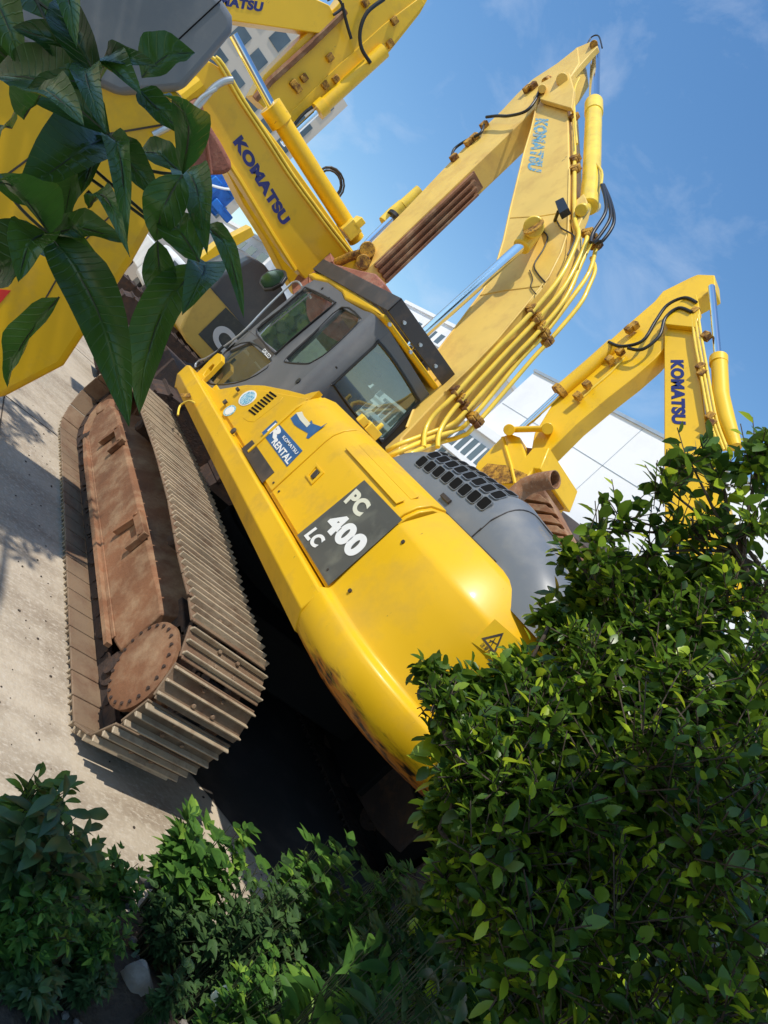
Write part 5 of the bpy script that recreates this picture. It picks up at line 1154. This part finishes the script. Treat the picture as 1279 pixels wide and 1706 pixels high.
for _ in range(220):
    x = random.uniform(3.1, 3.9); y = random.uniform(-2.2, .6); r = random.uniform(.006, .02); k = len(q.b.verts)
    bmesh.ops.create_icosphere(q.b, subdivisions=1, radius=r, matrix=Matrix.Translation((x, y, .16)) @ Matrix.Diagonal((1, random.uniform(.6, 1.3), .6, 1)))
tagit(q.build('gravel', M['stone'], None, smooth_deg=0), 'scattered pebbles and crumbs of stone on the soil', 'gravel', kind='stuff')
q = MB(); rr_ = random.Random(9)
for _ in range(120):
    if rr_.random() < .6: x = rr_.uniform(-2.6, 2.9); y = -1.75 - abs(rr_.gauss(0, .18))
    else: x = rr_.uniform(1.8, 3.1); y = rr_.uniform(-2.4, -.2)
    r = rr_.choice((.003, .004, .006, .009)); bmesh.ops.create_icosphere(q.b, subdivisions=1, radius=r, matrix=Matrix.Translation((x, y, r * .4)) @ Matrix.Diagonal((1, rr_.uniform(.6, 1.4), .6, 1)))
tagit(q.build('dirt_crumbs', M['soil'], None, smooth_deg=0), 'brown dirt crumbs fallen on the concrete round the track', 'dirt', kind='stuff')
q = MB()
for x in (-2.2, -6.8): q.box((x, -14, .001), (x + .007, 9, .005))
for y in (-2.3, 2.6): q.box((-12, y, .006), (2.98, y + .012, .009))
tagit(q.build('pavement_joint', M['soil'], None, smooth_deg=0), kind='structure')
# ---- broad leaved tree: trunk stands outside the frame, added unseen crown overhead for shade, branch hangs into view
tr = thing('tree', 'broad leaved tree whose big dark palmate leaves hang across the upper left corner', 'tree', (4.6, -6.0, 0))
q = MB(); q.tube([V((4.6, -6.1, 0)), V((4.7, -5.8, 1.8)), V((4.6, -5.5, 3.6)), V((4.7, -5.2, 5.2))], lambda t: .16 - .09 * t, 12, 4); q.build('trunk', M['bark'], tr, smooth_deg=70)
q = MB()
q.tube([V((4.7, -5.7, 2.2)), V((4.4, -4.7, 2.9)), V((4.2, -3.95, 2.75)), P(-80, -120, D=.9)], lambda t: .05 - .04 * t, 8, 5)
for e in ((4.6, -5.2, 5.6), (6.1, -3.9, 5.6), (6.4, -5.0, 5.4), (0.5, -5.3, 5.4), (-1.4, -5.6, 5.4), (5.4, -3.0, 5.6)): q.tube([V((4.6, -5.4, 4.0)), V((4.6, -5.2, 4.8)).lerp(V(e), .5), V(e)], lambda t: .06 - .045 * t, 6, 3)
q.build('limbs', M['bark'], tr, smooth_deg=70)
lb = bmesh.new()  # unseen crown clumps, added and placed to shade hedge, bed and ground
for c, R, n in (((4.9, -5.4, 5.4), (1.35, .95, .6), 420), ((6.2, -3.7, 5.5), (1.0, 1.1, .6), 300), ((6.4, -5.0, 5.4), (1.2, 1.4, .6), 300), ((6.4, -2.9, 5.6), (.8, .7, .5), 120), ((5.45, -4.75, 5.4), (.95, .42, .35), 260), ((5.45, -3.88, 5.4), (.85, .80, .4), 450), ((4.15, -4.95, 5.4), (.6, .36, .3), 90), ((.3, -5.3, 5.4), (1.0, .7, .4), 30), ((-1.6, -5.6, 5.4), (1.2, .7, .4), 40)):
    for _ in range(n):
        v = rv(); p = V(c) + V((v.x * R[0], v.y * R[1], v.z * R[2])); a0 = random.random() * 6.28
        for k in range(6):
            a = a0 + k * 1.05; leaf(lb, p, V((math.cos(a), math.sin(a), -.35)), V((0, 0, 1)) + rv() * .2, .19, .07, .2, .08, shape=1)
leafobj(lb, 'crown', M['leaf_big'], tr)
# the hanging sprays in view
LV = [((82, 391), (215, 712), 74), ((332, 437), (232, 690), 64), ((338, 375), (406, 530), 28), ((304, 291), (258, 402), 62), ((304, 291), (345, 424), 50), ((304, 291), (222, 262), 46), ((304, 291), (272, 158), 52),
 ((184, 227), (-25, 135), 100), ((184, 227), (30, 325), 96), ((184, 227), (105, 385), 66), ((184, 227), (212, 402), 34), ((184, 227), (266, 335), 50), ((184, 227), (135, 320), 46),
 ((166, 135), (20, 45), 60), ((166, 135), (42, 150), 36), ((166, 135), (262, 110), 48), ((236, 130), (325, 88), 66), ((166, 135), (178, 226), 40), ((166, 135), (110, 0), 56), ((166, 135), (236, 160), 60),
 ((100, 495), (12, 645), 52), ((82, 391), (-30, 305), 84), ((82, 391), (-15, 470), 96), ((82, 391), (196, 480), 70), ((82, 391), (210, 405), 50), ((82, 391), (30, 470), 60),
 ((-30, -20), (40, 118), 74), ((30, -25), (140, 66), 78), ((85, -30), (128, 80), 44), ((332, 437), (268, 365), 60), ((332, 437), (303, 525), 54), ((262, 400), (285, 515), 50), ((148, 348), (216, 428), 26), ((-20, 300), (88, 340), 44), ((20, 215), (-30, 330), 60), ((-30, 60), (60, 140), 60), ((40, 200), (140, 210), 60), ((230, 150), (318, 235), 40)]
lb = bmesh.new(); uvl = lb.loops.layers.uv.new('leaf')
hs_ = MB()
for i, (a, t, w) in enumerate(LV):
    D0 = .86 + .10 * math.sin(i * 1.7); D1 = D0 - .05 + .12 * math.sin(i * 2.9)
    p0, p1 = P(*a, D=D0), P(*t, D=D1); d = p1 - p0; ww = w * D0 / FPX * 1.18
    nrm = (V((0, 0, .35)) - FWD * 1.3 + V((math.sin(i * 3.1), math.cos(i * 2.3), 0)) * .38).normalized()
    # finely divided curved leaflet
    s = d.cross(nrm).normalized(); n = s.cross(d).normalized(); ln = d.length; dd = d.normalized(); rows = []; K = 12
    wav = random.uniform(0, 6)
    for k in range(K + 1):
        u_ = k / K; wd = (math.sin(math.pi * min(1, u_ ** .8)) ** .75) * (1 - .15 * u_); c = p0 + dd * ln * u_ + n * (.12 * ln * math.sin(math.pi * u_)) + s * (.05 * ln * math.sin(math.pi * u_) * (1 if i % 2 else -1))
        rows.append([lb.verts.new(c + s * (ww * .5 * wd * x) + n * (ww * (.30 * abs(x) ** 1.3) + .004 * math.sin(u_ * 14 + wav + x * 2)) * wd) for x in (-1, -.55, 0, .55, 1)])
    for r0, r1 in zip(rows, rows[1:]):
        ku = rows.index(r0)
        for j in range(4):
            f_ = lb.faces.new((r0[j], r0[j + 1], r1[j + 1], r1[j]))
            for lp_, (uu, vv) in zip(f_.loops, ((ku, j), (ku, j + 1), (ku + 1, j + 1), (ku + 1, j))): lp_[uvl].uv = (uu / K * ln / .14, (-1, -.55, 0, .55, 1)[vv])
    hs_.tube([p0 + n * .0015, p0.lerp(p1, .5) + n * (.12 * ln + .001) + s * (.05 * ln * (1 if i % 2 else -1)), p1], lambda q: .0013 - .001 * q, 4, 5, caps=False)
leafobj(lb, 'hanging_leaves', M['leaf_vein'], tr)
for a in ([(-80, -120), (60, 0), (140, 60), (166, 135)], [(107, 50), (100, 110), (95, 150)], [(138, 60), (140, 110), (138, 165)], [(60, 0), (120, 120), (184, 227)], [(120, 250), (200, 320), (280, 390), (332, 437)], [(304, 291), (240, 280), (184, 227)], [(-60, 200), (20, 330), (82, 391)], [(332, 437), (330, 460), (318, 500)], [(140, 290), (230, 355), (330, 430)]):
    hs_.tube(PS(a, D=.9), .0022, 5, 5, caps=False)
hs_.build('leaf_stalks', M['stem'], tr, smooth_deg=70)

# trees across the yard on the sunny side, seen only as reflections in the cab glass
for k, (x, y) in enumerate(((-17, -8.5), (-22, -9.5), (-28, -11), (-35, -13))):
    t = thing('tree', ['round bushy tree across the yard, leftmost of the row', 'tall bushy tree across the yard beside the leftmost one', 'bushy tree across the yard, third of the row', 'bushy tree across the yard at the right end of the row'][k], 'tree', (x, y, 0))
    q = MB(); q.tube([V((x, y, 0)), V((x + .2, y, 1.5)), V((x, y + .2, 3.2))], lambda u: .25 - .12 * u, 10, 3); q.build('trunk', M['bark'], t)
    lb = bmesh.new()
    for _ in range(2200):
        v = rv().normalized() * random.uniform(.6, 1); p = V((x + v.x * 2.9, y + v.y * 2.2, 3.9 + v.z * 2.4)); leaf(lb, p, rv(), v, .55, .4, .2, .1)
    leafobj(lb, 'crown', M['leaf_weed'], t)
# keep the tree of names three levels deep
for o in list(C.objects):
    def depth(q):
        n = 0
        while q.parent: q = q.parent; n += 1
        return n
    while depth(o) > 2: o.parent = o.parent.parent
